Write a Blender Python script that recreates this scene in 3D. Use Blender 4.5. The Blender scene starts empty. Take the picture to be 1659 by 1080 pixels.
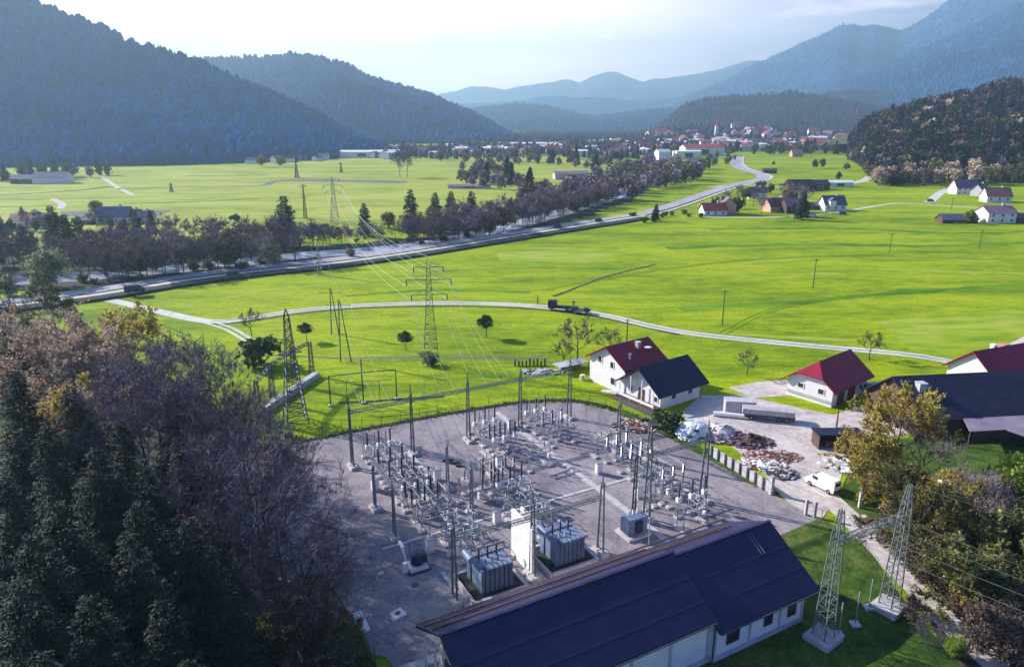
import bpy, math, random
import numpy as np
from mathutils import Vector, Matrix
random.seed(7); RNG = np.random.default_rng(7)
rad = math.radians
# ------------------------------------------------ camera, sky, sun, exposure
CAMH, FPX, PITCH = 50.0, 1150.0, rad(16.7)
sc = bpy.context.scene
col = sc.collection
cam_d = bpy.data.cameras.new('camera'); cam = bpy.data.objects.new('camera', cam_d); col.objects.link(cam)
cam_d.sensor_width = 36; cam_d.lens = 36 * FPX / 1659; cam_d.clip_start = 0.5; cam_d.clip_end = 40000
cam.location = (0, 0, CAMH); cam.rotation_euler = (math.pi / 2 - PITCH, 0, 0)
sc.camera = cam
SUN_EL, SUN_AZ = rad(28), math.atan2(-0.894, 0.447)      # azimuth measured clockwise from +Y
world = bpy.data.worlds.new('World'); sc.world = world; world.use_nodes = True
wn, wl = world.node_tree.nodes, world.node_tree.links
wn.clear()
def N(tree_nodes, t, **kw):
    n = tree_nodes.new(t)
    for k, v in kw.items(): setattr(n, k, v)
    return n
w_out = N(wn, 'ShaderNodeOutputWorld'); w_bg = N(wn, 'ShaderNodeBackground'); w_bg.inputs[1].default_value = 0.068
sky = N(wn, 'ShaderNodeTexSky', sky_type='NISHITA'); sky.sun_disc = False
sky.sun_elevation = SUN_EL; sky.sun_rotation = SUN_AZ; sky.altitude = 500; sky.dust_density = 1.0; sky.ozone_density = 3.0
tc = N(wn, 'ShaderNodeTexCoord'); sep = N(wn, 'ShaderNodeSeparateXYZ'); wl.new(tc.outputs['Generated'], sep.inputs[0])
mp = N(wn, 'ShaderNodeMapping'); mp.inputs['Scale'].default_value = (1.6, 1.6, 9.0); wl.new(tc.outputs['Generated'], mp.inputs[0])
nz = N(wn, 'ShaderNodeTexNoise'); nz.inputs['Scale'].default_value = 1.7; nz.inputs['Detail'].default_value = 7; nz.inputs['Roughness'].default_value = .55
wl.new(mp.outputs[0], nz.inputs['Vector'])
cr = N(wn, 'ShaderNodeValToRGB'); cr.color_ramp.elements[0].position = .40; cr.color_ramp.elements[1].position = .60
wl.new(nz.outputs[0], cr.inputs[0])
low = N(wn, 'ShaderNodeMapRange', interpolation_type='SMOOTHSTEP'); low.inputs[1].default_value = .14; low.inputs[2].default_value = .25
low.inputs[3].default_value = 1; low.inputs[4].default_value = .0; wl.new(sep.outputs[2], low.inputs[0])
xr = N(wn, 'ShaderNodeMapRange', interpolation_type='SMOOTHSTEP'); xr.inputs[1].default_value = .05; xr.inputs[2].default_value = .55
xr.inputs[3].default_value = .9; xr.inputs[4].default_value = 0.1; wl.new(sep.outputs[0], xr.inputs[0])
mx = N(wn, 'ShaderNodeMath', operation='MAXIMUM'); wl.new(cr.outputs[0], mx.inputs[0]); wl.new(xr.outputs[0], mx.inputs[1])
mu = N(wn, 'ShaderNodeMath', operation='MULTIPLY'); wl.new(mx.outputs[0], mu.inputs[0]); wl.new(low.outputs[0], mu.inputs[1])
yr = N(wn, 'ShaderNodeMapRange', interpolation_type='SMOOTHSTEP'); yr.inputs[1].default_value = 0.0; yr.inputs[2].default_value = .7; yr.inputs[3].default_value = .06; yr.inputs[4].default_value = 1; wl.new(sep.outputs[1], yr.inputs[0])
my = N(wn, 'ShaderNodeMath', operation='MULTIPLY'); wl.new(mu.outputs[0], my.inputs[0]); wl.new(yr.outputs[0], my.inputs[1]); mu = my
tint = N(wn, 'ShaderNodeMixRGB', blend_type='MULTIPLY'); tint.inputs[0].default_value = 1; tint.inputs[2].default_value = (.28, .46, 1.0, 1)
wl.new(sky.outputs[0], tint.inputs[1])
nz2 = N(wn, 'ShaderNodeTexNoise'); nz2.inputs['Scale'].default_value = 2.2; nz2.inputs['Detail'].default_value = 5; wl.new(mp.outputs[0], nz2.inputs['Vector'])
cc = N(wn, 'ShaderNodeValToRGB'); cc.color_ramp.elements[0].color = (24, 18.2, 18.8, 1); cc.color_ramp.elements[1].color = (34, 27.5, 26, 1)
cc.color_ramp.elements[0].position = .35; cc.color_ramp.elements[1].position = .65; wl.new(nz2.outputs[0], cc.inputs[0])
mix = N(wn, 'ShaderNodeMixRGB'); wl.new(mu.outputs[0], mix.inputs[0]); wl.new(tint.outputs[0], mix.inputs[1]); wl.new(cc.outputs[0], mix.inputs[2])
wl.new(mix.outputs[0], w_bg.inputs[0]); wl.new(w_bg.outputs[0], w_out.inputs[0])
sun_d = bpy.data.lights.new('sun', 'SUN'); sun_d.energy = 5.0; sun_d.angle = rad(0.6); sun_d.color = (1, .93, .86)
sun = bpy.data.objects.new('sun', sun_d); col.objects.link(sun)
sdir = Vector((math.sin(SUN_AZ) * math.cos(SUN_EL), math.cos(SUN_AZ) * math.cos(SUN_EL), math.sin(SUN_EL)))
sun.rotation_euler = sdir.to_track_quat('Z', 'Y').to_euler()
sc.view_settings.view_transform = 'Standard'; sc.view_settings.look = 'None'; sc.view_settings.gamma = 1
sc.view_settings.exposure = 1.35
HAZE = dict(density=1.75e-4, color=(.54, .84, 1.0), g=.35)

# ------------------------------------------------ photo geometry helpers: turn a pixel of the 1659x1080 photo into a place on the ground
def G(x, y, z=0.0):
    dx = (x - 829.5) / FPX; dy = -(y - 540) / FPX
    Y = math.cos(PITCH) + dy * math.sin(PITCH); Z = -math.sin(PITCH) + dy * math.cos(PITCH)
    t = (z - CAMH) / Z
    return Vector((dx * t, Y * t, z))
def hgt(x, yb, yt):
    Y = G(x, yb).y; lo, hi = 0, 300
    for _ in range(50):
        m = (lo + hi) / 2
        d = Y * math.cos(PITCH) - (m - CAMH) * math.sin(PITCH); v = (Y * math.sin(PITCH) + (m - CAMH) * math.cos(PITCH)) / d
        if 540 - FPX * v > yt: lo = m
        else: hi = m
    return lo
def ray(x, y, Y):                                    # point on the pixel's ray at forward distance Y
    dx = (x - 829.5) / FPX; dy = -(y - 540) / FPX
    a = math.cos(PITCH) + dy * math.sin(PITCH); b = -math.sin(PITCH) + dy * math.cos(PITCH)
    return Vector((dx / a * Y, Y, CAMH + b / a * Y))
YA = rad(28.5)                                        # the switchyard's own axes u (along the control building) and v (away from it)
CU, SU = math.cos(YA), math.sin(YA)
def W(u, v, z=0.0): return Vector((u * CU - v * SU, u * SU + v * CU, z))
def UV(x, y):
    p = G(x, y); return p.x * CU + p.y * SU, -p.x * SU + p.y * CU

# ------------------------------------------------ materials
M = {}
def mat(name, c, c2=None, scale=1.0, rough=.8, metal=0, island=0.0, rand=0.0, coords='Position', detail=4, bump=0, stretch=None, trans=0.0, pos=(.35, .65), spec=.3, c3=None, alpha=None):
    m = bpy.data.materials.new(name); m.use_nodes = True
    n, l = m.node_tree.nodes, m.node_tree.links
    b = n['Principled BSDF']; b.inputs['Roughness'].default_value = rough; b.inputs['Metallic'].default_value = metal
    b.inputs['Specular IOR Level'].default_value = spec
    geo = n.new('ShaderNodeNewGeometry'); tcn = n.new('ShaderNodeTexCoord')
    vec = geo.outputs['Position'] if coords == 'Position' else tcn.outputs['Object']
    if stretch:
        mpn = n.new('ShaderNodeMapping'); mpn.inputs['Scale'].default_value = stretch[:3]
        if len(stretch) > 3: mpn.inputs['Rotation'].default_value = (0, 0, stretch[3])
        l.new(vec, mpn.inputs[0]); vec = mpn.outputs[0]
    if c2 is None:
        rgb = n.new('ShaderNodeRGB'); rgb.outputs[0].default_value = (*c, 1); out = rgb.outputs[0]
    else:
        nz = n.new('ShaderNodeTexNoise'); nz.inputs['Scale'].default_value = scale; nz.inputs['Detail'].default_value = detail
        nz.inputs['Roughness'].default_value = .6
        l.new(vec, nz.inputs['Vector'])
        r = n.new('ShaderNodeValToRGB'); r.color_ramp.elements[0].color = (*c, 1); r.color_ramp.elements[1].color = (*c2, 1)
        r.color_ramp.elements[0].position, r.color_ramp.elements[1].position = pos
        if c3 is not None:
            e = r.color_ramp.elements.new((pos[0] + pos[1]) / 2); e.color = (*c3, 1)
        l.new(nz.outputs[0], r.inputs[0]); out = r.outputs[0]
    for amt, src in ((island, geo.outputs['Random Per Island']), (rand, None)):
        if amt:
            if src is None:
                oi = n.new('ShaderNodeObjectInfo'); src = oi.outputs['Random']
            mr = n.new('ShaderNodeMapRange'); mr.inputs[3].default_value = 1 - amt; mr.inputs[4].default_value = 1 + amt
            l.new(src, mr.inputs[0])
            hs = n.new('ShaderNodeHueSaturation'); l.new(out, hs.inputs['Color']); l.new(mr.outputs[0], hs.inputs['Value'])
            m2 = n.new('ShaderNodeMapRange'); m2.inputs[3].default_value = .5 - amt * .05; m2.inputs[4].default_value = .5 + amt * .05
            l.new(src, m2.inputs[0]); l.new(m2.outputs[0], hs.inputs['Hue'])
            out = hs.outputs[0]
    l.new(out, b.inputs['Base Color'])
    if bump:
        nb = n.new('ShaderNodeTexNoise'); nb.inputs['Scale'].default_value = scale * 4; nb.inputs['Detail'].default_value = 5; l.new(vec, nb.inputs['Vector'])
        bp = n.new('ShaderNodeBump'); bp.inputs['Strength'].default_value = bump; bp.inputs['Distance'].default_value = .3
        l.new(nb.outputs[0], bp.inputs['Height']); l.new(bp.outputs[0], b.inputs['Normal'])
    if trans:
        t = n.new('ShaderNodeBsdfTranslucent'); l.new(out, t.inputs[0]); ms = n.new('ShaderNodeMixShader'); ms.inputs[0].default_value = trans
        l.new(b.outputs[0], ms.inputs[1]); l.new(t.outputs[0], ms.inputs[2]); l.new(ms.outputs[0], n['Material Output'].inputs[0])
    M[name] = m
    return m
def layered(name, scales, ramp_cols, rough=.9, fine=.15, finescale=2.0, spots=None):
    """ground material: several noises of different size summed, then a colour ramp, then a fine grain"""
    m = bpy.data.materials.new(name); m.use_nodes = True
    n, l = m.node_tree.nodes, m.node_tree.links
    b = n['Principled BSDF']; b.inputs['Roughness'].default_value = rough; b.inputs['Specular IOR Level'].default_value = .15
    geo = n.new('ShaderNodeNewGeometry'); acc = None
    for s, wgt, st in scales:
        mpn = n.new('ShaderNodeMapping'); mpn.inputs['Scale'].default_value = (s * st[0], s * st[1], s); mpn.inputs['Rotation'].default_value = (0, 0, st[2])
        l.new(geo.outputs['Position'], mpn.inputs[0])
        nz = n.new('ShaderNodeTexNoise'); nz.inputs['Scale'].default_value = 1; nz.inputs['Detail'].default_value = 5; nz.inputs['Roughness'].default_value = .6
        l.new(mpn.outputs[0], nz.inputs['Vector'])
        ma = n.new('ShaderNodeMath'); ma.operation = 'MULTIPLY_ADD'; ma.inputs[1].default_value = wgt
        l.new(nz.outputs[0], ma.inputs[0])
        if acc is None: ma.inputs[2].default_value = 0
        else: l.new(acc, ma.inputs[2])
        acc = ma.outputs[0]
    r = n.new('ShaderNodeValToRGB'); r.color_ramp.elements.remove(r.color_ramp.elements[0])
    r.color_ramp.elements[0].position = ramp_cols[0][0]; r.color_ramp.elements[0].color = (*ramp_cols[0][1], 1)
    for p, c in ramp_cols[1:]:
        e = r.color_ramp.elements.new(p); e.color = (*c, 1)
    l.new(acc, r.inputs[0])
    nf = n.new('ShaderNodeTexNoise'); nf.inputs['Scale'].default_value = finescale; nf.inputs['Detail'].default_value = 8; nf.inputs['Roughness'].default_value = .75
    l.new(geo.outputs['Position'], nf.inputs['Vector'])
    mr = n.new('ShaderNodeMapRange'); mr.inputs[1].default_value = .3; mr.inputs[2].default_value = .7; mr.inputs[3].default_value = 1 - fine; mr.inputs[4].default_value = 1 + fine
    l.new(nf.outputs[0], mr.inputs[0])
    hs = n.new('ShaderNodeHueSaturation'); l.new(r.outputs[0], hs.inputs['Color']); l.new(mr.outputs[0], hs.inputs['Value'])
    l.new(hs.outputs[0], b.inputs['Base Color'])
    M[name] = m
    return m
layered('grass', [(.009, .36, (1, 1.6, .3)), (.05, .34, (.5, 1.9, -.12)), (.35, .30, (.5, 1.6, .12))],
        [(.38, (.08, .15, .002)), (.45, (.155, .235, .001)), (.5, (.225, .31, .001)), (.55, (.30, .375, .002)), (.62, (.36, .385, .02))], fine=.38, finescale=1.1)
layered('rough_grass', [(.06, .5, (1, 1, 0)), (.6, .5, (1, 1, 0))], [(.38, (.02, .05, .008)), (.5, (.055, .105, .012)), (.62, (.13, .145, .035))], fine=.6, finescale=2.5)
layered('yard_gravel', [(.06, .36, (1, 1, 0)), (.35, .34, (1, .6, .5)), (1.8, .3, (1, 1, 0))],
        [(.36, (.13, .108, .130)), (.46, (.215, .185, .208)), (.53, (.285, .25, .265)), (.63, (.36, .32, .325))], fine=.2, finescale=5)
layered('farm_dirt', [(.12, .5, (1, 1, 0)), (.8, .5, (1, 1, 0))], [(.38, (.36, .30, .29)), (.5, (.52, .45, .42)), (.6, (.62, .55, .50))], fine=.22, finescale=5)
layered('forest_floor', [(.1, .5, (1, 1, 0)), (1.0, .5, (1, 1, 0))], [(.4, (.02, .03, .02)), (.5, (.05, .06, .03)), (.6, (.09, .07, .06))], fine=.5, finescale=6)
layered('tarmac', [(.05, .5, (1, 1, 0)), (.6, .5, (1, 1, 0))], [(.4, (.34, .30, .33)), (.6, (.46, .42, .44))], fine=.15, finescale=4)
layered('pale_path', [(.08, .5, (1, 1, 0)), (.7, .5, (1, 1, 0))], [(.4, (.46, .45, .38)), (.6, (.62, .61, .52))], fine=.15, finescale=4)
layered('brown_soil', [(.05, .5, (1, 3, 0)), (.5, .5, (1, 1, 0))], [(.4, (.13, .12, .10)), (.6, (.22, .19, .17))], fine=.25, finescale=3)
layered('pale_meadow', [(.008, .34, (1, 2.5, .1)), (.03, .34, (.5, 3, -.1)), (.12, .32, (.4, 2, .2))], [(.40, (.14, .20, .01)), (.46, (.25, .31, .03)), (.52, (.34, .38, .05)), (.60, (.40, .41, .10))], fine=.2, finescale=.5)  # far fields: paleness of distance haze put into the grass colour
layered('bright_meadow', [(.02, .5, (1, 2.5, .1)), (.12, .5, (.6, 2, .2))], [(.40, (.15, .25, .005)), (.5, (.25, .35, .01)), (.58, (.34, .38, .06))], fine=.22, finescale=1.5)
layered('deep_meadow', [(.02, .5, (1, 2.5, .1)), (.12, .5, (.6, 2, .2))], [(.40, (.06, .15, .004)), (.5, (.10, .22, .006)), (.6, (.16, .29, .008))], fine=.25, finescale=1.5)
layered('bank_earth', [(.15, .5, (1, 1, 0)), (1.0, .5, (1, 1, 0))], [(.4, (.025, .03, .03)), (.6, (.06, .065, .05))], fine=.4, finescale=3)
mat('water', (.30, .34, .42), (.50, .52, .60), scale=.05, rough=.25, spec=.6)
mat('concrete', (.40, .37, .38), (.56, .53, .52), scale=1.2, rough=.9)
mat('white_wall', (.72, .70, .71), (.82, .80, .79), scale=.6, rough=.85)
mat('grey_wall', (.42, .40, .45), (.52, .50, .54), scale=.8, rough=.85)
mat('galvanised', (.22, .24, .27), (.36, .38, .41), scale=1.5, rough=.45, metal=.35)
mat('green_steel', (.10, .13, .125), (.20, .235, .22), scale=1.2, rough=.5, metal=.2)
mat('dark_steel', (.05, .06, .075), (.09, .10, .12), scale=1.5, rough=.5, metal=.3)
mat('porcelain', (.035, .012, .018), (.07, .022, .025), scale=2, rough=.25, spec=.5)
mat('grey_porcelain', (.16, .15, .20), (.22, .21, .27), scale=2, rough=.35)
mat('transformer_paint', (.12, .17, .28), (.20, .26, .38), scale=1, rough=.45, metal=.1)
mat('wire_metal', (.55, .58, .52), rough=.4, metal=.3)
mat('dark_wire', (.06, .06, .07), rough=.5)
mat('glass', (.02, .025, .045), rough=.12, spec=.8)
mat('wood', (.08, .045, .035), (.14, .08, .06), scale=2, rough=.8)
mat('pole_wood', (.06, .055, .05), (.12, .105, .09), scale=2, rough=.85)
mat('white_paint', (.78, .79, .80), (.84, .84, .84), scale=1, rough=.35)
mat('rubber', (.02, .02, .022), rough=.8)
mat('dark_blue_paint', (.025, .03, .07), (.04, .045, .09), scale=2, rough=.4)
mat('red_paint', (.45, .03, .03), rough=.4)
mat('rust', (.12, .04, .03), (.28, .14, .10), scale=2, rough=.8)
def roof(name, c, c2, ribs=1.6, rough=.5, ax=0, spec=.3):
    m = mat(name, c, c2, scale=.35, rough=rough, coords='Object', spec=spec)
    n, l = m.node_tree.nodes, m.node_tree.links
    tcn = n.new('ShaderNodeTexCoord'); wv = n.new('ShaderNodeTexWave'); wv.inputs['Scale'].default_value = ribs; wv.inputs['Distortion'].default_value = 0
    wv.bands_direction = 'X' if ax == 0 else 'Y'
    l.new(tcn.outputs['Object'], wv.inputs[0])
    bp = n.new('ShaderNodeBump'); bp.inputs['Strength'].default_value = .25; bp.inputs['Distance'].default_value = .05
    l.new(wv.outputs[0], bp.inputs['Height']); l.new(bp.outputs[0], n['Principled BSDF'].inputs['Normal'])
    return m
roof('navy_roof', (.016, .014, .055), (.026, .022, .075), rough=.5)
roof('black_roof', (.010, .010, .035), (.018, .018, .05), ribs=2.2)
roof('crimson_roof', (.24, .006, .03), (.31, .012, .045), ribs=2.2)
roof('barn_roof', (.022, .02, .042), (.036, .032, .062), ribs=.8, ax=1)
roof('lean_roof', (.20, .16, .21), (.28, .23, .29), ribs=.8, ax=1)
mat('tile_orange', (.34, .16, .13), (.46, .25, .21), scale=.4, rough=.8, rand=.3)
mat('tile_brown', (.16, .06, .07), (.24, .10, .10), scale=.4, rough=.8, rand=.3)
mat('tile_grey', (.09, .09, .14), (.14, .14, .2), scale=.4, rough=.8, rand=.3)
mat('tile_purple', (.2, .11, .17), (.28, .17, .24), scale=.4, rough=.8, rand=.2)
mat('bark', (.05, .035, .045), (.11, .08, .09), scale=1.5, rough=.9, coords='Object')
mat('pale_bark', (.14, .11, .12), (.24, .19, .20), scale=1.5, rough=.9, coords='Object')
mat('needles', (.003, .010, .016), (.022, .056, .026), scale=.35, rough=.75, island=.7, rand=.2, coords='Object')
mat('twig_purple', (.075, .06, .08), (.19, .145, .185), scale=.3, rough=.9, island=.55, rand=.4, coords='Object')
mat('twig_mid', (.14, .10, .13), (.34, .25, .30), scale=.1, rough=.9, island=.55, rand=.45, coords='Object')
mat('portal_steel', (.13, .15, .15), (.24, .26, .26), scale=1.2, rough=.5, metal=.2)
mat('twig_brown', (.13, .10, .10), (.27, .20, .19), scale=.3, rough=.9, island=.55, rand=.35, coords='Object')
mat('leaf_orange', (.42, .30, .20), (.68, .53, .40), scale=.3, rough=.8, island=.4, rand=.15, coords='Object', trans=.35)
mat('leaf_gold', (.32, .25, .05), (.60, .48, .12), scale=.3, rough=.8, island=.45, rand=.15, coords='Object', trans=.35)
mat('leaf_olive', (.065, .08, .02), (.26, .25, .06), scale=.3, rough=.8, island=.45, rand=.2, coords='Object', trans=.25)
mat('leaf_green', (.035, .07, .022), (.08, .13, .035), scale=.3, rough=.8, island=.45, rand=.2, coords='Object', trans=.2)
mat('leaf_lime', (.16, .24, .03), (.34, .40, .06), scale=.3, rough=.8, island=.4, rand=.1, coords='Object', trans=.35)
mat('leaf_plum', (.085, .06, .05), (.25, .16, .12), scale=.3, rough=.8, island=.45, rand=.15, coords='Object', trans=.2)
mat('wood_purple', (.035, .024, .045), (.10, .06, .085), scale=.1, rough=1, spec=0, island=.5)
mat('wood_dark', (.008, .014, .024), (.025, .038, .045), scale=.1, rough=1, spec=0, island=.5)
mat('wood_olive', (.05, .05, .03), (.13, .12, .06), scale=.1, rough=1, spec=0, island=.5)
mat('leaf_pale', (.22, .24, .12), (.36, .36, .2), scale=.3, rough=.8, island=.4, rand=.1, coords='Object', trans=.3)

# ------------------------------------------------ mesh builder
class MB:
    def __init__(s): s.v = []; s.f = []; s.m = []
    def add(s, vs, fs, mi=0):
        o = len(s.v); s.v += [tuple(v) for v in vs]; s.f += [tuple(o + i for i in f) for f in fs]; s.m += [mi] * len(fs); return s
    def box(s, c, d, rz=0, mi=0):
        ca, sa = math.cos(rz), math.sin(rz); vs = []
        for z in (-.5, .5):
            for x, y in ((-.5, -.5), (.5, -.5), (.5, .5), (-.5, .5)):
                X, Y = x * d[0], y * d[1]; vs.append((c[0] + X * ca - Y * sa, c[1] + X * sa + Y * ca, c[2] + z * d[2]))
        return s.add(vs, [(3, 2, 1, 0), (4, 5, 6, 7), (0, 1, 5, 4), (1, 2, 6, 5), (2, 3, 7, 6), (3, 0, 4, 7)], mi)
    def bar(s, a, b, t, t2=None, n=4, mi=0):
        a, b = Vector(a), Vector(b); d = b - a
        if d.length < 1e-6: return s
        d.normalize(); u = d.cross(Vector((0, 0, 1)) if abs(d.z) < .95 else Vector((1, 0, 0))).normalized(); w = d.cross(u)
        t2 = t if t2 is None else t2; vs = []
        for p, r in ((a, t), (b, t2)):
            for k in range(n):
                an = 2 * math.pi * (k + .5) / n; vs.append(p + (u * math.cos(an) + w * math.sin(an)) * r)
        fs = [(k, (k + 1) % n, n + (k + 1) % n, n + k) for k in range(n)] + [tuple(range(n))[::-1], tuple(range(n, 2 * n))]
        return s.add(vs, fs, mi)
    def lathe(s, c, prof, n=8, mi=0):
        vs = []; c = Vector(c)
        for r, z in prof:
            for k in range(n):
                a = 2 * math.pi * k / n; vs.append((c.x + r * math.cos(a), c.y + r * math.sin(a), c.z + z))
        fs = [(j * n + k, j * n + (k + 1) % n, (j + 1) * n + (k + 1) % n, (j + 1) * n + k) for j in range(len(prof) - 1) for k in range(n)]
        fs += [tuple(range(n))[::-1], tuple(range((len(prof) - 1) * n, len(prof) * n))]
        return s.add(vs, fs, mi)
    def prism(s, pts, z0, z1, mi=0):
        n = len(pts); vs = [(p[0], p[1], z0) for p in pts] + [(p[0], p[1], z1) for p in pts]
        return s.add(vs, [tuple(range(n))[::-1], tuple(range(n, 2 * n))] + [(k, (k + 1) % n, n + (k + 1) % n, n + k) for k in range(n)], mi)
    def xprism(s, prof, x0, x1, mi=0):                # profile in (y,z) drawn out along x
        n = len(prof); vs = [(x0, p[0], p[1]) for p in prof] + [(x1, p[0], p[1]) for p in prof]
        return s.add(vs, [tuple(range(n)), tuple(range(n, 2 * n))[::-1]] + [((k + 1) % n, k, n + k, n + (k + 1) % n) for k in range(n)], mi)
    def build(s, name, m, parent=None, **kw):
        me = bpy.data.meshes.new(name); me.from_pydata(s.v, [], s.f)
        for x in (m if isinstance(m, (list, tuple)) else [m]): me.materials.append(M[x])
        if isinstance(m, (list, tuple)): me.polygons.foreach_set('material_index', s.m)
        me.update()
        o = bpy.data.objects.new(name, me); col.objects.link(o)
        if parent is not None: o.parent = parent
        for k, v in kw.items():
            if v is not None: o[k] = v
        return o
def npmesh(name, V, F, m, parent=None, mi=None):
    """V (n,3) and F (k,3 or 4) numpy arrays"""
    me = bpy.data.meshes.new(name); k = F.shape[1]
    me.vertices.add(len(V)); me.vertices.foreach_set('co', V.astype(np.float32).ravel())
    me.loops.add(F.size); me.loops.foreach_set('vertex_index', F.astype(np.int32).ravel())
    me.polygons.add(len(F)); me.polygons.foreach_set('loop_start', np.arange(0, F.size, k, dtype=np.int32))
    for x in (m if isinstance(m, (list, tuple)) else [m]): me.materials.append(M[x])
    if mi is not None: me.polygons.foreach_set('material_index', mi.astype(np.int32))
    me.update(calc_edges=True); me.validate()
    o = bpy.data.objects.new(name, me); col.objects.link(o)
    if parent is not None: o.parent = parent
    return o
def thing(name, label, cat, loc=(0, 0, 0), rz=0, group=None):
    o = bpy.data.objects.new(name, None); col.objects.link(o); o.location = loc; o.rotation_euler = (0, 0, rz)
    o['label'] = label; o['category'] = cat
    if group: o['group'] = group
    o.empty_display_size = .5
    return o
def tag(o, label, cat, group=None, kind=None):
    if kind: o['kind'] = kind
    if label: o['label'] = label
    if cat: o['category'] = cat
    if group: o['group'] = group
    return o
def dup(root, loc, rz=0, label=None, group=None, s=1.0, sz=None):
    r = root.copy(); col.objects.link(r); r.location = loc; r.rotation_euler = (0, 0, rz); r.scale = (s, s, s if sz is None else sz)
    if label: r['label'] = label
    if group: r['group'] = group
    for ch in list(root.children):
        c = ch.copy(); col.objects.link(c); c.parent = r
        for g in ch.children:
            d = g.copy(); col.objects.link(d); d.parent = c
    return r
def smooth_line(pts, step=6):
    P = [Vector(p) for p in pts]; out = []
    P = [P[0] * 2 - P[1]] + P + [P[-1] * 2 - P[-2]]
    for i in range(1, len(P) - 2):
        n = max(2, min(60, int((P[i + 1] - P[i]).length / step)))
        for k in range(n):
            t = k / n; a, b, c, d = P[i - 1:i + 3]
            out.append(.5 * ((2 * b) + (c - a) * t + (2 * a - 5 * b + 4 * c - d) * t * t + (3 * b - a - 3 * c + d) * t ** 3))
    out.append(P[-2]); return out
def strip(name, pts, w, z, m, off=0.0, jag=0.0, kind='structure', skirt=None, sm=None, w2=None, **kw):
    L = smooth_line(pts); b = MB(); rows = []; n = len(L)
    for i, p in enumerate(L):
        d = (L[min(i + 1, n - 1)] - L[max(i - 1, 0)]).to_2d().normalized(); nn = Vector((-d.y, d.x))
        ww = (w if w2 is None else w + (w2 - w) * i / n) / 2
        a = p.to_2d() + nn * (off + ww * (1 + random.uniform(-jag, jag))); c = p.to_2d() + nn * (off - ww * (1 + random.uniform(-jag, jag)))
        rows.append([(a.x, a.y, z), (c.x, c.y, z)] + ([(a.x + nn.x * skirt, a.y + nn.y * skirt, -.1), (c.x - nn.x * skirt, c.y - nn.y * skirt, -.1)] if skirt else []))
    for a, c in zip(rows, rows[1:]):
        b.add([a[0], a[1], c[1], c[0]], [(0, 1, 2, 3)], 0)
        if skirt: b.add([a[2], a[0], c[0], c[2]], [(0, 1, 2, 3)], 1); b.add([a[1], a[3], c[3], c[1]], [(0, 1, 2, 3)], 1)
    o = b.build(name, [m, sm] if skirt else m)
    if kind: o['kind'] = kind
    for k, v in kw.items(): o[k] = v
    return o
def sheet(name, pts, z, m, **kw):
    me = bpy.data.meshes.new(name); me.from_pydata([(p[0], p[1], z) for p in pts], [], [tuple(range(len(pts)))])
    me.materials.append(M[m]); o = bpy.data.objects.new(name, me); col.objects.link(o)
    if me.polygons[0].normal.z < 0: me.flip_normals()
    o['kind'] = 'structure'
    for k, v in kw.items(): o[k] = v
    return o
def px(*pts): return [G(*p) for p in pts]
# ------------------------------------------------ the setting: ground, roads, river, yard
sheet('ground', [(-11500, -300), (11500, -300), (11500, 14800), (-11500, 14800)], 0, 'grass')
river_px = [(-120, 462), (0, 456), (150, 447), (330, 431), (500, 413), (610, 405), (720, 391), (830, 366), (930, 338), (1003, 314), (1045, 287), (1070, 262), (1076, 252)]
strip('river_bank', px(*river_px), 42, .03, 'bank_earth', jag=.25, w2=22)
strip('river', px(*river_px), 15, .08, 'water', jag=.12)
belt = [(-120, 430), (0, 425), (150, 418), (330, 408), (480, 398)]
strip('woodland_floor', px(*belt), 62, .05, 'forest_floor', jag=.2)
road_px = [(-120, 512), (0, 495), (150, 476), (300, 452), (430, 436), (520, 427), (620, 414), (700, 402), (800, 386), (900, 370), (1030, 350), (1095, 331), (1150, 312), (1190, 300), (1228, 292), (1236, 286), (1222, 280), (1200, 273), (1192, 264), (1194, 254)]
strip('road_embankment', px(*[(x, y + 3) for x, y in road_px[:11]]), 14.5, .75, 'bank_earth', skirt=1.0, sm='bank_earth', off=-1.5)
strip('main_road', px(*road_px[:11]), 6.8, .80, 'tarmac', off=1.2)
strip('main_road', px(*road_px[10:]), 8.2, .35, 'tarmac', w2=15)
strip('cycle_path', px(*road_px[:11]), 3.0, .82, 'pale_path', off=-5.6)
strip('road_shoulder', px(*road_px[10:]), 2, .3, 'pale_path', off=-7.5, w2=5)
fr = [(120, 487), (165, 484), (250, 503), (340, 521), (400, 516), (470, 505), (560, 496), (700, 491), (840, 494), (960, 507), (1100, 537), (1300, 559), (1450, 572), (1530, 584), (1590, 600)]
strip('field_road', px(*fr), 3.6, .06, 'pale_path', jag=.05)
strip('field_road_verge', px(*[(x, y + 5) for x, y in fr[3:11]]), 1.2, .03, 'bank_earth', jag=.5)
strip('field_track', px((338, 522), (370, 532), (398, 548), (425, 566)), .9, .05, 'pale_path', off=.9)
strip('field_track', px((338, 522), (370, 532), (398, 548), (425, 566)), .9, .05, 'pale_path', off=-.9)
strip('field_track', px((430, 575), (560, 580), (700, 577), (800, 578), (880, 577)), .8, .04, 'brown_soil', jag=.4)
strip('field_track', px((560, 584), (700, 580), (800, 582), (890, 580)), .35, .05, 'brown_soil', jag=.7)
strip('field_ditch', px((896, 480), (940, 464), (985, 447), (1030, 436), (1062, 428)), 1.1, .04, 'bank_earth', jag=.5)
strip('field_track', px((1140, 352), (1250, 352), (1350, 345), (1450, 330), (1540, 334), (1640, 341), (1700, 345)), 3, .06, 'pale_path')
strip('field_track', px((1505, 328), (1530, 309), (1560, 303)), 6, .07, 'pale_path')
strip('farm_lane', px((1290, 306), (1350, 300), (1395, 294), (1412, 285)), 8, .07, 'pale_path')
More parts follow.
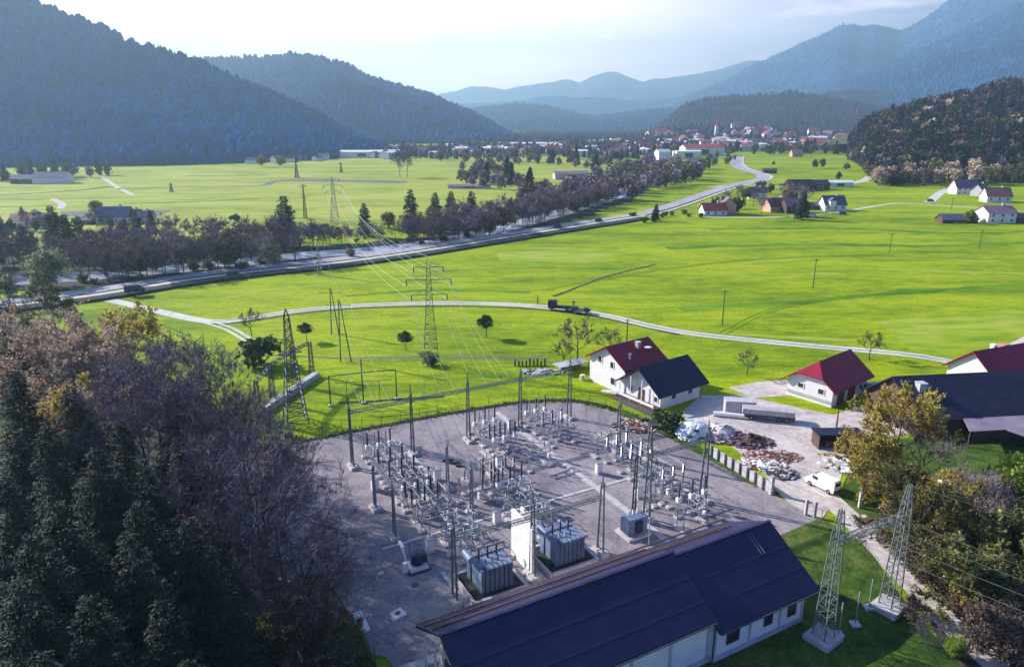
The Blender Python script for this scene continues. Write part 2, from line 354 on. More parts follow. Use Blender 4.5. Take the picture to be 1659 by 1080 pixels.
strip('farm_lane', px((1150, 303), (1200, 300), (1290, 304)), 7, .06, 'farm_dirt')
strip('far_lane', px((165, 287), (190, 303), (215, 316)), 3.5, .06, 'pale_path')
strip('far_lane', px((85, 322), (100, 330), (98, 338)), 4, .06, 'farm_dirt')
strip('far_road', px((0, 316), (120, 309), (180, 302)), 5, .06, 'bank_earth', jag=.3)
strip('far_road', px((190, 306), (300, 303), (420, 301), (450, 293), (520, 291), (660, 296)), 7, .06, 'brown_soil', jag=.3)
sheet('ploughed_field', px((98, 342), (100, 351), (255, 351), (280, 340)), .05, 'brown_soil')
sheet('ploughed_field', px((440, 293), (470, 290), (660, 293), (655, 297)), .07, 'brown_soil')
sheet('mown_meadow', px((805, 412), (830, 401), (1000, 401), (1012, 410), (950, 427), (860, 429), (812, 423)), .04, 'bright_meadow')
if 0: sheet('damp_meadow', px((850, 455), (920, 432), (985, 430), (1062, 420), (1100, 425), (1020, 445), (905, 475), (840, 472)), .03, 'deep_meadow')
sheet('meadow_strip', px((1420, 520), (1659, 500), (1700, 560), (1560, 590), (1480, 571)), .02, 'bright_meadow')
sheet('bare_verge', px((1560, 585), (1600, 574), (1659, 545), (1760, 530), (1760, 600), (1590, 604)), .03, 'farm_dirt')
for i, (x0, y0, x1, y1, w) in enumerate([(500, 268, 700, 264, 9), (200, 330, 420, 322, 5), (520, 305, 660, 303, 4), (300, 285, 430, 283, 8), (760, 345, 900, 330, 5), (1240, 300, 1420, 292, 6), (1270, 262, 1430, 270, 14), (0, 335, 90, 332, 5)]):
    strip('meadow_strip', px((x0, y0), ((x0 + x1) / 2, (y0 + y1) / 2 + 1), (x1, y1)), w, .03 + .002 * i, 'deep_meadow' if i % 2 else 'bright_meadow', jag=.5)
sheet('far_meadow', px((-700, 400), (-100, 400), (300, 385), (560, 372), (800, 340), (930, 290), (1000, 262), (900, 252), (760, 252), (600, 254), (450, 262), (200, 271), (-100, 274), (-700, 280)), .012, 'pale_meadow')
for i, (pts, w, m_) in enumerate([([(1100, 500), (1300, 488), (1500, 470), (1700, 462)], 5, 'deep_meadow'), ([(1000, 452), (1250, 446), (1500, 440), (1700, 446)], 4, 'bright_meadow'), ([(1080, 402), (1300, 396), (1500, 398), (1700, 392)], 6, 'deep_meadow'),
    ([(700, 440), (850, 434), (1000, 436)], 3, 'deep_meadow'), ([(1150, 372), (1350, 370), (1560, 378), (1700, 374)], 5, 'deep_meadow'), ([(1200, 425), (1400, 418), (1650, 425)], 3, 'bright_meadow'), ([(300, 495), (450, 470), (640, 452), (760, 450)], 3, 'bright_meadow'), ([(560, 480), (700, 470), (860, 474)], 2, 'deep_meadow'), ([(1040, 530), (1250, 545), (1500, 556)], 2, 'bright_meadow'), ([(760, 610), (830, 606), (900, 612)], 2, 'deep_meadow')]):
    strip('mowing_streak', px(*pts), w, .012 + .002 * i, m_, jag=.75)
for k, pts in enumerate([[(880, 470), (1050, 440), (1230, 420), (1450, 412)], [(1170, 540), (1260, 500), (1420, 478), (1659, 470)], [(240, 520), (330, 560), (400, 620)]]):
    for d in (-.8, .8): strip('tractor_rut', px(*pts), .35, .05, 'deep_meadow', off=d, jag=.6)
strip('road_crown', px(*fr[3:]), .5, .075, 'brown_soil', jag=.8)
# farm yard, dirt road and forest floor
sheet('farm_yard', px((1105, 668), (1135, 640), (1200, 640), (1270, 655), (1350, 672), (1400, 655), (1470, 660), (1480, 700), (1400, 715), (1372, 740), (1352, 812), (1330, 842), (1300, 832), (1262, 800), (1240, 770), (1180, 718), (1120, 700)), .05, 'farm_dirt')
strip('dirt_road', px((1300, 720), (1310, 760), (1345, 810), (1400, 862), (1455, 925), (1530, 1000), (1620, 1085), (1700, 1150)), 3.6, .07, 'farm_dirt', jag=.12, w2=2.6)
strip('dirt_road', px((1110, 690), (1065, 670), (1010, 640), (975, 632)), 1.6, .07, 'pale_path')
sheet('bare_ground', px((1180, 628), (1230, 618), (1290, 615), (1290, 640), (1220, 645)), .04, 'farm_dirt')
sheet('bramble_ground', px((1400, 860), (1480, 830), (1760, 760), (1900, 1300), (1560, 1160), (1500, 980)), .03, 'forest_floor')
sheet('rough_lawn', px((1240, 862), (1330, 838), (1400, 880), (1455, 960), (1640, 1180), (900, 1200), (1000, 1120), (1160, 1062), (1300, 990)), .04, 'rough_grass')
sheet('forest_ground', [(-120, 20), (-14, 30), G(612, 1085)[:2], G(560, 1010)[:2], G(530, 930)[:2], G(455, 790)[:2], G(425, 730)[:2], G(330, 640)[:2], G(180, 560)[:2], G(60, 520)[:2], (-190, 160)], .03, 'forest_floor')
def uvp(*pts): return [W(u, v) for u, v in pts]
yard = [(6, 108.5), (27, 108.2), (44, 107.6), (60, 106), (68.5, 101.8), (72.6, 94), (74.2, 75), (74.3, 53), (63, 52.5), (59.5, 44), (17.5, 44), (16.5, 56), (10, 62), (6, 75), (4, 95)]
sheet('switchyard_gravel', uvp(*yard), .06, 'yard_gravel')
strip('yard_kerb', uvp((8, 109.0), (27, 108.9), (44, 108.3), (60, 106.6), (69, 102.5), (73.4, 94.5), (75, 75), (75, 60)), .9, .12, 'bank_earth', jag=.4)
strip('grass_verge', uvp((73.2, 94), (74.6, 78), (74.8, 63)), 2.0, .14, 'rough_grass', jag=.3, off=.0)
for nm, u, v0, v1, w in [('cable_duct', 53.6, 57, 104, .9), ('cable_duct', 34.0, 88, 100, .6), ('cable_duct', 44.3, 66, 92, .5), ('cable_duct', 64.3, 66, 88, .5), ('cable_duct', 26.6, 56, 66, .5), ('cable_duct', 36.3, 56, 66, .6)]:
    b = MB()
    v = v0
    while v < v1 - .1:
        c = W(u, v + .45, .1); b.box(c, (w, .86, .12), YA); v += .9
    tag(b.build(nm, 'concrete'), None, None, kind='structure')
strip('cable_duct', uvp((22, 73.6), (40, 73.8), (58, 73.6), (66, 73.5)), .5, .12, 'concrete', jag=.1)
strip('building_apron', uvp((16, 53.6), (60, 53.6)), 1.2, .1, 'concrete')
sheet('concrete_pad', uvp((59.5, 52.6), (62, 52.6), (62, 50.2), (59.5, 50.2)), .08, 'concrete')

sheet('rough_lawn', px((1352, 812), (1385, 745), (1430, 712), (1659, 706), (1800, 710), (1800, 900), (1480, 900), (1400, 862)), .045, 'rough_grass')
# ------------------------------------------------ hills
def fbm(x, y, s, oct=5, seed=0):
    r = np.random.default_rng(seed); out = np.zeros_like(x); a = 1.0
    for o in range(oct):
        for _ in range(3):
            th = r.uniform(0, 6.28); ph = r.uniform(0, 6.28); ph2 = r.uniform(0, 6.28)
            out += a * np.sin((x * math.cos(th) + y * math.sin(th)) / s + ph + 1.3 * np.sin((x * math.sin(th) - y * math.cos(th)) / s * .7 + ph2)) / 3
        s /= 2.05; a *= .5
    return out
HILLS = {}
def hill(name, sil, base, R, m, nx=240, ny=60, amp=.12, prof=1.0, seed=0, spur=180, back=1.5, drop=4):
    xs = np.linspace(sil[0][0], sil[-1][0], nx)
    sy = np.interp(xs, [p[0] for p in sil], [p[1] for p in sil]); bY = np.interp(xs, [p[0] for p in base], [p[1] for p in base])
    sy = sy + fbm(xs, xs * 0, 14, 4, seed + 5) * (1.8 if R > 5000 else .9)
    V = np.zeros((ny * 2, nx, 3)); Zr = np.zeros(nx); K = np.zeros(nx)
    for i, x in enumerate(xs):
        p = ray(x, sy[i], R); Zr[i] = p.z; K[i] = p.x / p.y
    for j in range(ny):
        t = j / (ny - 1); Y = bY + (R - bY) * t
        X = K * Y
        z = (Zr + drop) * (t ** prof) - drop
        nzv = fbm(X, Y, spur, 5, seed) * amp * Zr * math.sin(math.pi * min(t, 1)) ** .8
        # never rise over the ridge line as seen from the ground below
        z = np.minimum(z + nzv, CAMH + (Zr - CAMH) * Y / R - .002 * R * (1 - t)) if R > 500 else z + nzv
        V[j] = np.stack([X, Y, z], 1)
    for j in range(ny):
        t = (j + 1) / ny; Y = R * (1 + (back - 1) * t) + 0 * bY
        z = (Zr + drop) * (1 - t) ** 1.1 - drop - .0
        V[ny + j] = np.stack([K * R + (K * Y - K * R) * .6, Y, z], 1)
    idx = np.arange(ny * 2 * nx).reshape(ny * 2, nx)
    F = np.stack([idx[:-1, :-1].ravel(), idx[:-1, 1:].ravel(), idx[1:, 1:].ravel(), idx[1:, :-1].ravel()], 1)
    o = npmesh(name, V.reshape(-1, 3), F, m); o['kind'] = 'structure'
    o.data.polygons.foreach_set('use_smooth', [True] * len(F))
    HILLS[name + str(seed)] = (V[:ny].copy(), Zr)
    return o
mat('hill_forest_dark', (.000, .034, .12), (.000, .075, .22), scale=.02, rough=1, detail=8, bump=0, spec=0, pos=(.3, .7))  # hill forest colours: blue of distance haze and shaded slopes put into the base
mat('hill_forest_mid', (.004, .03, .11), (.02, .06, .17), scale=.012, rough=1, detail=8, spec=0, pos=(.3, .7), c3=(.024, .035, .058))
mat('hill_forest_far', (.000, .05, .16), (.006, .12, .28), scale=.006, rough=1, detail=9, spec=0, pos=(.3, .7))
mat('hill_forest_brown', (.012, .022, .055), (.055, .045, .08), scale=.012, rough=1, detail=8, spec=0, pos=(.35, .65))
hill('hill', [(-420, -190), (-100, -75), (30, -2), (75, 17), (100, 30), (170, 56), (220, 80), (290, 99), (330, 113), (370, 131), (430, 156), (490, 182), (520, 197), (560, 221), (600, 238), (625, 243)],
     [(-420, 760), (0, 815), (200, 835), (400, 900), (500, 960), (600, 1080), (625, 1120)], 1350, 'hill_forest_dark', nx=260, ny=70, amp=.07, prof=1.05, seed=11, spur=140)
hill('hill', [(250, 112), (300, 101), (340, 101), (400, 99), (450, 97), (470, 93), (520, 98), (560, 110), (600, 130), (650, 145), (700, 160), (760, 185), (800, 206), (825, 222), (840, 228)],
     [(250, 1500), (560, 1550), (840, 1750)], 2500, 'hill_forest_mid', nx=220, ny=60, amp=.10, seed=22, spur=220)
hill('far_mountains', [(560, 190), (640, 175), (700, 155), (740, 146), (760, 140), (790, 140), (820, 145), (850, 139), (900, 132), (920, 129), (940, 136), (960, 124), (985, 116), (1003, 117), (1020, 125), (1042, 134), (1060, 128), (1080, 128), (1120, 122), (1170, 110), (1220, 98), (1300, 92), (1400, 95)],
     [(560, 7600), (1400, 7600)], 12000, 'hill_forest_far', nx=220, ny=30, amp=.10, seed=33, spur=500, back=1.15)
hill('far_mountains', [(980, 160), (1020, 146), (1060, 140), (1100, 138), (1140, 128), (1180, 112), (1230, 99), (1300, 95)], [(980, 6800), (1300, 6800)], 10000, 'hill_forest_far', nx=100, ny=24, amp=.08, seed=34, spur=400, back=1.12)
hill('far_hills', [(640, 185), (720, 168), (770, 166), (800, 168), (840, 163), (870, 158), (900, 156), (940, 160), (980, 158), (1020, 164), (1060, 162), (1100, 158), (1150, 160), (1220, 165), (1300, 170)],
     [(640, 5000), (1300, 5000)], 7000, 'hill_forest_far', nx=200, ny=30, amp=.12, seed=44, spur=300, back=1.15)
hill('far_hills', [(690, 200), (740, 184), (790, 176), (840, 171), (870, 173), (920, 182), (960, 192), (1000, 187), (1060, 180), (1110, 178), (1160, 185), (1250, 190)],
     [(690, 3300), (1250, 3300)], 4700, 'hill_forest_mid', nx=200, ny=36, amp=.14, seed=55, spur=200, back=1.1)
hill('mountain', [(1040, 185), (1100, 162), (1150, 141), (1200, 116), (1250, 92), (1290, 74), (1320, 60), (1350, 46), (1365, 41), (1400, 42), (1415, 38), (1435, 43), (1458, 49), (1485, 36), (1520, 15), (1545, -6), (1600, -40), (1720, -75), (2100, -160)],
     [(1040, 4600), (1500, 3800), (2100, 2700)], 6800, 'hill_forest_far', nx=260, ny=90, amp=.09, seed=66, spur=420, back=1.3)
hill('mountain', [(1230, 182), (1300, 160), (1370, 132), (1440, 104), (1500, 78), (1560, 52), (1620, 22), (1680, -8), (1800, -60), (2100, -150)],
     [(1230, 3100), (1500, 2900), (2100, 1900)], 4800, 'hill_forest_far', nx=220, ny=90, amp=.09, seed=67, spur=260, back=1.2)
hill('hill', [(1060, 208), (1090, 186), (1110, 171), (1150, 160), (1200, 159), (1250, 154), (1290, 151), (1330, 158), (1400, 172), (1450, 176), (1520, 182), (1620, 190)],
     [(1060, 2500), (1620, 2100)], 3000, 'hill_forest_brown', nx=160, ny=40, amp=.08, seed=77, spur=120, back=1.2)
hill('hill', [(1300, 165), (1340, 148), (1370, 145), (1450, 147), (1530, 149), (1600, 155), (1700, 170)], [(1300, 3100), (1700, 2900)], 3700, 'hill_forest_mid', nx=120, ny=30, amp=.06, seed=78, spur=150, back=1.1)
hill('wooded_hill', [(1378, 232), (1400, 205), (1440, 190), (1500, 173), (1560, 160), (1600, 148), (1659, 137), (1760, 118), (2000, 90)],
     [(1378, 960), (1400, 860), (1425, 640), (1440, 575), (1659, 590), (1760, 600), (2000, 560)], 1000, 'forest_floor', nx=160, ny=60, amp=.03, prof=.95, seed=88, spur=90, back=1.6)
def hill_pt(key, fx, t):
    V, Zr = HILLS[key]; ny, nx = V.shape[:2]
    return Vector([float(a) for a in V[min(ny - 1, int(t * (ny - 1))), min(nx - 1, int(fx * (nx - 1)))]])
def hill_forest(name, key, n, hmin, hmax, m, lab, t0=.0, t1=1.0):
    V, Zr = HILLS[key]; ny, nx = V.shape[:2]
    fx = RNG.uniform(0, nx - 1.001, n); ft = RNG.uniform(t0, t1, n) * (ny - 1.001); i = fx.astype(int); j = ft.astype(int)
    a, b = (fx - i)[:, None], (ft - j)[:, None]
    P = (V[j, i] * (1 - a) + V[j, i + 1] * a) * (1 - b) + (V[j + 1, i] * (1 - a) + V[j + 1, i + 1] * a) * b
    h = RNG.uniform(hmin, hmax, n); w = h * RNG.uniform(.16, .34, n); K = 5
    dec = RNG.random(n) < .45
    prof = np.where(dec[:, None, None], np.array([[.7, .1], [1.15, .55], [.6, .9], [.0, 1.0]]), np.array([[.9, .05], [.75, .35], [.38, .7], [.0, 1.0]]))
    ang = np.arange(K) * 2 * math.pi / K
    rings = []
    for q in range(3):
        r = (w * prof[:, q, 0])[:, None] * RNG.uniform(.75, 1.25, (n, K)); an = ang[None, :] + RNG.uniform(0, 1.2, (n, 1))
        rings.append(np.stack([P[:, 0:1] + r * np.cos(an), P[:, 1:2] + r * np.sin(an), P[:, 2:3] + (h * prof[:, q, 1])[:, None] + 0 * an], 2))
    top = np.stack([P[:, 0] + w * .1, P[:, 1], P[:, 2] + h], 1)[:, None, :]
    A = np.concatenate(rings + [top], 1)          # n,16,3
    o = np.arange(n)[:, None] * 16; Fs = []
    for q in range(2):
        for k in range(K):
            k2 = (k + 1) % K
            Fs.append(np.concatenate([o + q * K + k, o + q * K + k2, o + (q + 1) * K + k2], 1)); Fs.append(np.concatenate([o + q * K + k, o + (q + 1) * K + k2, o + (q + 1) * K + k], 1))
    for k in range(K): Fs.append(np.concatenate([o + 2 * K + k, o + 2 * K + (k + 1) % K, o + 15], 1))
    ob = npmesh(name, A.reshape(-1, 3), np.concatenate(Fs, 0), m); tag(ob, lab, 'forest', kind='stuff')
mat('far_wood_dark', (.000, .040, .14), (.000, .10, .26), scale=.006, rough=1, spec=0, island=.35, detail=8)  # far wood colours carry the same haze and shade blue as the hills
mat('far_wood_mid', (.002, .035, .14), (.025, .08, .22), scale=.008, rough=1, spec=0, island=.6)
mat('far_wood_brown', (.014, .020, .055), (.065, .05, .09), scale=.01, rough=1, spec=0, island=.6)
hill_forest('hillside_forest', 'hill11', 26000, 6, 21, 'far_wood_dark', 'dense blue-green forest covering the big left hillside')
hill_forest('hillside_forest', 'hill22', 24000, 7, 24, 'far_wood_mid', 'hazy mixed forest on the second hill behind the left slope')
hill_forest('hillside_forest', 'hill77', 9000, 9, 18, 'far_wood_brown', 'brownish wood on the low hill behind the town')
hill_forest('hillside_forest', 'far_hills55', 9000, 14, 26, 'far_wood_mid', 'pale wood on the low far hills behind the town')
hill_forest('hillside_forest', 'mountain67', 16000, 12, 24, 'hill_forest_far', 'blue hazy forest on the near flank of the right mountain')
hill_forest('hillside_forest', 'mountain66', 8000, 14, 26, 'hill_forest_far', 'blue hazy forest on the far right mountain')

def hill_foliage(name, key, n, hmin, hmax, mats, lab, t0, t1, per=60, ls=1.15, fx0=0.0, fx1=1.0):
    V, Zr = HILLS[key]; ny, nx = V.shape[:2]
    fx = RNG.uniform(fx0, fx1, n) * (nx - 1.001); ft = RNG.uniform(t0, t1, n) * (ny - 1.001); i = fx.astype(int); j = ft.astype(int); a, b = (fx - i)[:, None], (ft - j)[:, None]
    P = (V[j, i] * (1 - a) + V[j, i + 1] * a) * (1 - b) + (V[j + 1, i] * (1 - a) + V[j + 1, i + 1] * a) * b
    h = RNG.uniform(hmin, hmax, n); d = RNG.normal(size=(n, per, 3)); d /= np.linalg.norm(d, axis=2)[:, :, None]; d *= RNG.uniform(.55, 1.05, (n, per, 1)); con = RNG.random(n) < .3
    w = np.where(con, .2, .36)[:, None] * h[:, None]; zz = (d[:, :, 2] * .5 + .5); tap = np.where(con[:, None], 1.25 * (1 - zz), 1)
    Q = np.stack([P[:, 0:1] + d[:, :, 0] * w * tap, P[:, 1:2] + d[:, :, 1] * w * tap, P[:, 2:3] + h[:, None] * (.2 + .8 * zz)], 2).reshape(-1, 3)
    e = RNG.normal(size=Q.shape); e /= np.linalg.norm(e, axis=1)[:, None]; g = RNG.normal(size=Q.shape); g -= (g * e).sum(1)[:, None] * e; g /= np.linalg.norm(g, axis=1)[:, None]; s = (ls * RNG.uniform(.6, 1.4, len(Q)))[:, None]
    VV = np.stack([Q - e * s, Q + g * s * .7, Q + e * s, Q - g * s * .7], 1).reshape(-1, 3)
    mi = np.repeat(RNG.integers(0, len(mats), n), per); o = npmesh(name, VV, np.arange(len(VV)).reshape(-1, 4), mats, None, mi); tag(o, lab, 'forest', kind='stuff')
# ------------------------------------------------ trees: prototypes with a trunk and a crown of many small faces, then copies
def quads(P, size, rng, flat=0.0, droop=None, asp=.6):
    n = len(P); d = rng.normal(size=(n, 3)); 
    if flat: d[:, 2] *= (1 - flat)
    d /= np.linalg.norm(d, axis=1)[:, None]
    e = rng.normal(size=(n, 3)); e -= (e * d).sum(1)[:, None] * d; e /= np.linalg.norm(e, axis=1)[:, None]
    s = (size * rng.uniform(.55, 1.35, n))[:, None]
    V = np.stack([P - d * s, P + e * s * asp, P + d * s, P - e * s * asp], 1).reshape(-1, 3)
    return V, np.arange(n * 4).reshape(n, 4)
def branch_skel(rng, h, spread, levels=4, nfork=(3, 4), trunk_r=.25, up=.55, start=.28, L0=.42, first=7):
    """list of (a, b, ra, rb, level) limbs growing from a tapered trunk"""
    segs = []; tips = []
    n0 = 5; p = np.array([0., 0., 0.]); d = np.array([0, 0, 1.]); pts = [p]
    for i in range(n0):
        q = p + (np.array([rng.normal(0, .035), rng.normal(0, .035), 1]) * h * .82 / n0); segs.append((p, q, trunk_r * (1 - i / n0 * .8), trunk_r * (1 - (i + 1) / n0 * .8), 0)); p = q; pts.append(q)
    def grow(a, d, L, r, lv):
        mid = a + d * L * .5 + rng.normal(0, .05, 3) * L; b = mid + (d + np.array([0, 0, .18])) * L * .5
        segs.append((a, mid, r, r * .75, lv)); segs.append((mid, b, r * .75, r * .5, lv))
        if lv >= levels: tips.append((mid, b)); return
        for k in range(rng.integers(*[nfork[0], nfork[1] + 1])):
            t = rng.uniform(.35, 1); s = a + (b - a) * t
            e = d + rng.normal(0, .55, 3) + np.array([0, 0, .12]); e /= np.linalg.norm(e); grow(s, e, L * rng.uniform(.5, .75), r * .55, lv + 1)
        tips.append((mid, b))
    for k in range(first):
        t = start + (1 - start) * (k / first) ** .9; z = h * .82 * t; i = min(n0 - 1, int(t * n0)); s = pts[i] + (pts[i + 1] - pts[i]) * (t * n0 - i)
        an = k * 2.4 + rng.uniform(-.4, .4); e = np.array([math.cos(an) * spread, math.sin(an) * spread, up + .5 * t]); e /= np.linalg.norm(e)
        grow(s, e, h * L0 * (1.15 - .55 * t), trunk_r * .45 * (1.1 - t * .6), 1)
    return segs, tips
def tubes(segs, n=4):
    V = []; F = []; o = 0
    for a, b, ra, rb, lv in segs:
        d = b - a; L = np.linalg.norm(d)
        if L < 1e-5: continue
        d = d / L; u = np.cross(d, [0, 0, 1.]) if abs(d[2]) < .95 else np.cross(d, [1., 0, 0]); u /= np.linalg.norm(u); w = np.cross(d, u); k = n if lv < 2 else 3
        for p, r in ((a, ra), (b, rb)):
            for j in range(k):
                an = 2 * math.pi * j / k; V.append(p + (u * math.cos(an) + w * math.sin(an)) * r)
        for j in range(k): F.append((o + j, o + (j + 1) % k, o + k + (j + 1) % k, o + k + j))
        o += 2 * k
    return np.array(V), np.array(F)
PROTO = {}
def put_proto(key, name, cat):
    t = thing(name, 'x', cat, (0, 0, -500)); PROTO[key] = t; t['_proto'] = 1; return t
def bare_tree(key, name, leafm, twm, h=16, spread=.8, levels=4, twig=3, leaf=0, lsize=.22, seed=0, tr=.26, nf=(3, 4), first=8, twr=.018, twl=.9, start=.28, up=.55, L0=.42, cat='tree'):
    rng = np.random.default_rng(seed); t = put_proto(key, name, cat)
    segs, tips = branch_skel(rng, h, spread, levels, nf, tr, first=first, start=start, up=up, L0=L0)
    V, F = tubes([s for s in segs if s[4] <= 2]); npmesh('trunk', V, F, 'bark', t)
    V, F = tubes([s for s in segs if s[4] > 2]); parts = [(V, F, 0)] if len(F) else []
    A = np.array([a for a, b in tips]); B = np.array([b for a, b in tips]); n = len(A) * twig
    k = rng.integers(0, len(A), n); s = A[k] + (B[k] - A[k]) * rng.uniform(.2, 1, (n, 1)); d = (B[k] - A[k]); d /= np.linalg.norm(d, axis=1)[:, None] + 1e-6
    d = d + rng.normal(0, .55, (n, 3)) + np.array([0, 0, .25]); d /= np.linalg.norm(d, axis=1)[:, None]
    e = s + d * twl * rng.uniform(.5, 1.3, (n, 1)); w = np.cross(d, rng.normal(size=(n, 3))); w /= np.linalg.norm(w, axis=1)[:, None]
    V = np.stack([s - w * twr * 1.5, s + w * twr * 1.5, e + w * twr * .6, e - w * twr * .6], 1).reshape(-1, 3); parts.append((V, np.arange(n * 4).reshape(n, 4), 0))
    if leaf:
        n = leaf; k = rng.integers(0, len(s), n); P = s[k] + (e[k] - s[k]) * rng.uniform(0, 1.1, (n, 1)) + rng.normal(0, .12 * lsize / .2, (n, 3))
        V, F = quads(P, lsize, rng); parts.append((V, F, 1))
    Vs = []; Fs = []; Ms = []; o = 0
    for V, F, mi in parts: Vs.append(V); Fs.append(F + o); Ms.append(np.full(len(F), mi)); o += len(V)
    npmesh('crown', np.concatenate(Vs), np.concatenate(Fs), [twm, leafm or twm], t, np.concatenate(Ms)); return t
def conifer(key, h=22, r=4.0, n=5200, ls=.5, seed=0, m='needles', cat='tree', name='conifer_tree', shape=1.0):
    rng = np.random.default_rng(seed); t = put_proto(key, name, cat)
    mb = MB(); mb.bar((0, 0, 0), (0, 0, h * .97), h * .017, .03, n=6); mb.build('trunk', 'bark', t)
    nb = int(h * 3.6); z = h * (.10 + .88 * (np.arange(nb) / nb) ** .92); V = []; F = []; per = max(6, n // (nb * 7)); P = []; D = []; S = []
    for i in range(nb):
        f = 1 - (z[i] / h); rr = r * (f ** (.8 * shape)) * rng.uniform(.55, 1.2) + .15
        for k in range(7):
            an = rng.uniform(0, 6.283); m_ = max(3, int(per * (rr / r) * 1.8)); s = rng.uniform(.12, 1, m_) ** .75
            x = s * rr; dz = -.30 * x * rng.uniform(.6, 1.3) + .10 * s * s * rr
            side = rng.normal(0, .09 + .12 * (1 - s), m_) * rr
            P.append(np.stack([x * math.cos(an) - side * math.sin(an), x * math.sin(an) + side * math.cos(an), z[i] + dz + rng.normal(0, .05 * ls, m_)], 1))
            d = np.array([math.cos(an), math.sin(an), -.45]); D.append(np.tile(d, (m_, 1)) + rng.normal(0, .4, (m_, 3))); S.append(ls * (.5 + .7 * rng.random(m_)) * (.55 + .45 * rr / r))
    P = np.concatenate(P); D = np.concatenate(D); S = np.concatenate(S)[:, None]; D /= np.linalg.norm(D, axis=1)[:, None]
    E = np.cross(D, rng.normal(size=P.shape) * [.35, .35, 1]); E /= np.linalg.norm(E, axis=1)[:, None]
    V = np.stack([P - D * S * .4, P + E * S * .36, P + D * S, P - E * S * .36], 1).reshape(-1, 3)
    npmesh('crown', V, np.arange(len(P) * 4).reshape(-1, 4), m, t); return t
def leafy(key, name, m, h=9, r=3.6, n=3500, ls=.32, seed=0, clumps=26, start=.25, cat='tree', tr=.2, barkm='bark', flat=1.0):
    rng = np.random.default_rng(seed); t = put_proto(key, name, cat)
    segs, tips = branch_skel(rng, h, .8, 2, (2, 3), tr, first=6, start=start, L0=.3); V, F = tubes(segs); npmesh('trunk', V, F, barkm, t)
    zc = h * (start + 1) / 2; hz_ = h * (1 - start) / 2
    C = rng.normal(size=(clumps, 3)); C /= np.linalg.norm(C, axis=1)[:, None]; C *= rng.uniform(.25, .85, (clumps, 1)); R = rng.uniform(.28, .5, clumps)
    k = rng.integers(0, clumps, n); d = rng.normal(size=(n, 3)); d /= np.linalg.norm(d, axis=1)[:, None]; P = C[k] + d * R[k][:, None] * rng.uniform(.55, 1.08, (n, 1))
    P[:, 2] *= flat
    P = P * [r, r, hz_] + [0, 0, zc]; P = P[P[:, 2] > h * start * .35]
    V, F = quads(P, ls, rng); npmesh('crown', V, F, m, t); return t
# near, detailed kinds
conifer('con_near', 24, 5.6, 60000, .27, 1, shape=.9); conifer('con_near2', 21, 4.6, 52000, .26, 2, shape=.95); conifer('con_near3', 24, 6.4, 70000, .27, 50, shape=.85)
bare_tree('bare_near', 'bare_tree', None, 'twig_purple', 19, .75, 5, 3, seed=3, tr=.34, twr=.024, twl=1.1, nf=(3, 3), first=10)
bare_tree('bare_near2', 'bare_tree', None, 'twig_brown', 17, .95, 5, 3, seed=4, tr=.32, twr=.024, twl=1.0, nf=(3, 3), first=9)
bare_tree('bare_side', 'bare_tree', None, 'twig_purple', 22, 1.25, 5, 3, seed=41, tr=.3, twr=.018, twl=1.1, nf=(3, 3), first=12, up=.2, start=.15, L0=.36)
bare_tree('orange_near', 'autumn_tree', 'leaf_orange', 'twig_brown', 17, .9, 4, 4, leaf=13000, lsize=.17, seed=5)
bare_tree('gold_near', 'autumn_tree', 'leaf_gold', 'twig_brown', 15, .9, 4, 4, leaf=17000, lsize=.19, seed=6, first=9)
bare_tree('olive_near', 'autumn_tree', 'leaf_olive', 'twig_brown', 13, 1.0, 4, 5, leaf=12000, lsize=.17, seed=7, start=.12, first=10)
bare_tree('bush_olive', 'bush', 'leaf_olive', 'twig_brown', 6, 1.1, 3, 6, leaf=7000, lsize=.16, seed=8, start=.03, first=12, tr=.1, cat='bush')
bare_tree('bush_gold', 'bush', 'leaf_gold', 'twig_brown', 6, 1.1, 3, 4, leaf=10000, lsize=.16, seed=58, start=.03, first=12, tr=.1, cat='bush')
bare_tree('bush_plum', 'bush', 'leaf_plum', 'twig_brown', 4, 1.3, 3, 6, leaf=4500, lsize=.13, seed=9, start=.03, first=12, tr=.08, cat='bush')
bare_tree('bush_purple', 'bush', None, 'twig_purple', 7, 1.0, 4, 5, seed=10, start=.03, first=10, tr=.1, nf=(3, 3), cat='bush')
leafy('lime_near', 'bush', 'leaf_lime', 8, 3.6, 9000, .2, 12, start=.08, cat='bush'); leafy('green_near', 'bush', 'leaf_green', 5, 3.2, 6000, .2, 13, start=.05, cat='bush')
# middle distance kinds
conifer('con_mid', 16.5, 3.9, 4600, .62, 21, shape=.55); conifer('con_mid2', 22, 5.6, 6500, .75, 22, shape=.5)
bare_tree('bare_mid', 'bare_tree', None, 'twig_mid', 13, .8, 3, 7, seed=23, twr=.05, twl=1.5, tr=.2, nf=(3, 4), first=9)
bare_tree('bare_mid2', 'bare_tree', None, 'twig_brown', 12, 1.0, 3, 7, seed=24, twr=.05, twl=1.4, tr=.2, nf=(3, 4), first=9)
bare_tree('brown_mid', 'autumn_tree', 'leaf_plum', 'twig_brown', 11, .95, 3, 5, leaf=1500, lsize=.35, seed=25, twr=.045, twl=1.2)
leafy('olive_mid', 'leafy_tree', 'leaf_olive', 11, 4.2, 1900, .5, 26, start=.12); leafy('green_mid', 'leafy_tree', 'leaf_green', 11, 3.6, 1900, .5, 27, start=.12)
leafy('gold_mid', 'autumn_tree', 'leaf_gold', 11, 2.6, 1300, .42, 28, start=.12); leafy('pale_mid', 'leafy_tree', 'leaf_pale', 11, 5, 2400, .5, 29, start=.05)
leafy('orange_mid', 'autumn_tree', 'leaf_orange', 11, 4.2, 1700, .5, 30, start=.12)
